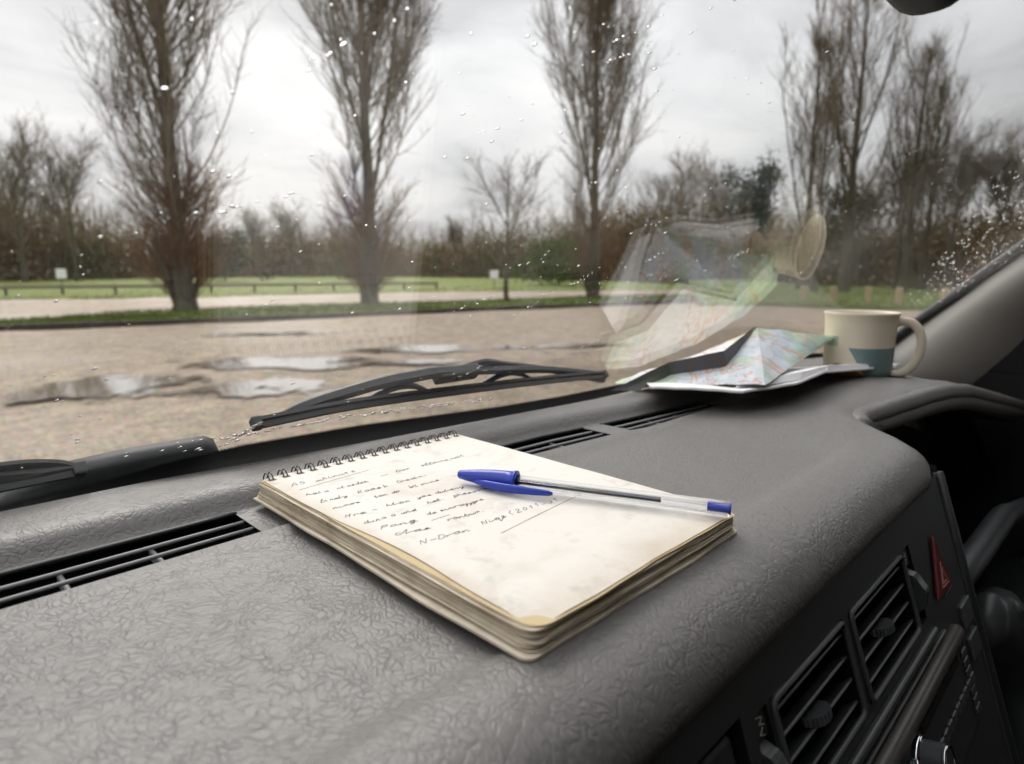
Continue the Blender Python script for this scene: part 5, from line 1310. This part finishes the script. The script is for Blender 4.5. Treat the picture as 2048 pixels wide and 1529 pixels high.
fold('folded_edge', [[(0.572, 0.2692, -0.1107), (0.603, 0.2486, -0.1091), (0.6477, 0.2372, -0.1083), (0.7118, 0.2354, -0.1061)],
    [(0.5828, 0.2696, -0.1063), (0.6135, 0.251, -0.1038), (0.6607, 0.2401, -0.1019), (0.7173, 0.2366, -0.1019)],
    [(0.6072, 0.2707, -0.1074), (0.6442, 0.2561, -0.1039), (0.6905, 0.246, -0.1027), (0.7396, 0.2399, -0.1035)]], 'white', .0006, 6, 3, .0003, ppr, po)
fold('folded_edge', [[(0.7093, 0.2335, -0.1067), (0.7654, 0.2267, -0.11), (0.8223, 0.2194, -0.1131), (0.8874, 0.2108, -0.1167)],
    [(0.7165, 0.2349, -0.1005), (0.7723, 0.2282, -0.1052), (0.8296, 0.2201, -0.1097), (0.8946, 0.211, -0.1156)],
    [(0.7517, 0.2417, -0.105), (0.8035, 0.2321, -0.1083), (0.8552, 0.2226, -0.112), (0.9196, 0.2142, -0.1179)]], 'white', .0006, 6, 3, .0003, ppr, po)
mp_ = empty('folded_map', (.66, .33, -.124+CZ), 'crumpled road map folded into a ridge against the windscreen', 'map')
mo = (.66, .33, -.124)
fold('front_panel', [[(0.556, 0.396, -0.1205), (0.571, 0.318, -0.113), (0.578, 0.243, -0.1055), (0.7, 0.256, -0.095), (0.826, 0.268, -0.0815)],
    [(0.558, 0.3975, -0.12), (0.6146, 0.3014, -0.0984), (0.7074, 0.3106, -0.0642), (0.7708, 0.2808, -0.0729), (0.8342, 0.2508, -0.0832)]], 'mapsheen', .0005, 8, 8)
fold('rear_panel', [[(0.558, 0.3975, -0.12), (0.6146, 0.3014, -0.0984), (0.7074, 0.3106, -0.0642), (0.7708, 0.2808, -0.0729), (0.8342, 0.2508, -0.0832)],
    [(0.56, 0.4005, -0.12), (0.61, 0.4, -0.115), (0.7, 0.374, -0.0985), (0.8, 0.338, -0.092), (0.866, 0.3, -0.09)]], 'map', .0005, 8, 6)
fold('dark_cover', [[(0.522, 0.379, -0.1215), (0.5863, 0.3515, -0.0957), (0.6146, 0.3034, -0.0814), (0.7074, 0.3136, -0.0627)],
    [(0.532, 0.372, -0.1215), (0.5863, 0.3495, -0.1027), (0.6146, 0.3014, -0.0899), (0.7074, 0.3121, -0.0634)],
    [(0.545, 0.36, -0.1218), (0.5863, 0.3475, -0.1086), (0.6146, 0.2994, -0.0978), (0.7074, 0.3106, -0.0638)]], 'mapdark', .0005, 6, 3, .0004)
# ------------------------------------------------------------------ rain on the outside of the glass
def drops(seed):
    r = random.Random(seed); V, F = [], []
    def drop(x, s, a, b, ang, h):
        n, k0 = 10, len(V); c = glass_pt(x, s, .0052)
        ca, sa = math.cos(ang), math.sin(ang); T1 = np.array([1, 0, 0]); T2 = np.array([0, -CR, SR])
        for ring_, hh in ((1.0, 0.0), (0.72, 0.66), (0.36, 0.93)):
            for i in range(n):
                t = 2*math.pi*i/n; px_, py_ = a*ring_*math.cos(t)*(1+.15*math.sin(2*t+x*900)), b*ring_*math.sin(t)
                V.append(tuple(c+T1*(px_*ca-py_*sa)+T2*(px_*sa+py_*ca)+GN*(h*hh)))
        V.append(tuple(c+GN*h)); 
        for q in range(2):
            for i in range(n): j = (i+1) % n; F.append((k0+q*n+i, k0+q*n+j, k0+(q+1)*n+j, k0+(q+1)*n+i))
        for i in range(n): j = (i+1) % n; F.append((k0+2*n+i, k0+2*n+j, k0+3*n))
        F.append(tuple(k0+i for i in range(n))[::-1])
    # sparse specks, a little denser in loose streaks the wiper left
    for _ in range(950):
        x = r.uniform(-.02, .95); s = r.uniform(.03, .40); q = r.random()
        a = .00024+.00052*q**4; drop(x, s, a*(1.3+r.random()), a, r.uniform(.45, .85), a*.6)
    for _ in range(44):
        x = r.uniform(.05, .80); s = r.uniform(.06, .36); an = r.uniform(.4, .9)
        for k in range(r.randint(4, 13)):
            d_ = r.gauss(0, .010); a = r.uniform(.00022, .00062); drop(x+d_*math.cos(an)+r.gauss(0, .0014), s+d_*math.sin(an)+r.gauss(0, .0014), a*r.uniform(1.2, 2.6), a, an, a*.6)
    # unwiped corner by the pillar
    for _ in range(1000):
        x = r.uniform(.88, 1.2); s = r.uniform(.12, .42)
        if x < 1.085-.8*(s-.16)+r.gauss(0, .010): continue
        a = r.uniform(.0006, .0019); drop(x, s, a*r.uniform(1, 1.35), a, r.uniform(0, 3.1), a*.55)
    # beads caught along the frit and below the blade
    for _ in range(150):
        x = r.uniform(.14, .40); s = float(np.interp(x, [.14, .25, .41], [.029, .0265, .010]))+r.gauss(.0006, .0016); a = r.uniform(.0004, .0013); drop(x, s, a*r.uniform(1, 2.4), a, r.uniform(-.3, .3), a*.5)
    for _ in range(46):
        t = r.random(); x = .158+.012*t+r.gauss(0, .0014); s = .024+.018*t; a = r.uniform(.0004, .0011); drop(x, s, a*1.8, a*.7, .9, a*.5)
    for _ in range(16):
        x = r.uniform(.03, .16); s = r.uniform(.016, .034); a = r.uniform(.0005, .0012); drop(x, s, a*2, a, r.uniform(.2, .7), a*.5)
    return V, F
V, F = drops(3)
o = mk('raindrops', np.array(V)+np.array([0, 0, CZ]), F, M['drop'], None, True)
tag(o, 'scattered raindrops on the outside of the windscreen', 'raindrops', kind='stuff')
# mirror body
ppm = Mm
V, F = xf(bbox(.230, .034, .074, .014, 5), Mm); vpart('mirror_housing', (V, F), 'fascia', mr, True)
V, F = xf(bbox(.212, .004, .056, .0018, 3, (0, -.0172, 0)), Mm); vpart('mirror_glass', (V, F), 'chrome', mr, True)
vpart('mirror_stem', tube([tuple(mc+Vector((0, .02, .02))), tuple(mc+Vector((0, .04, .08))), tuple(mc+Vector((0, .0, .16)))], .012, 10), 'fascia', mr, True)
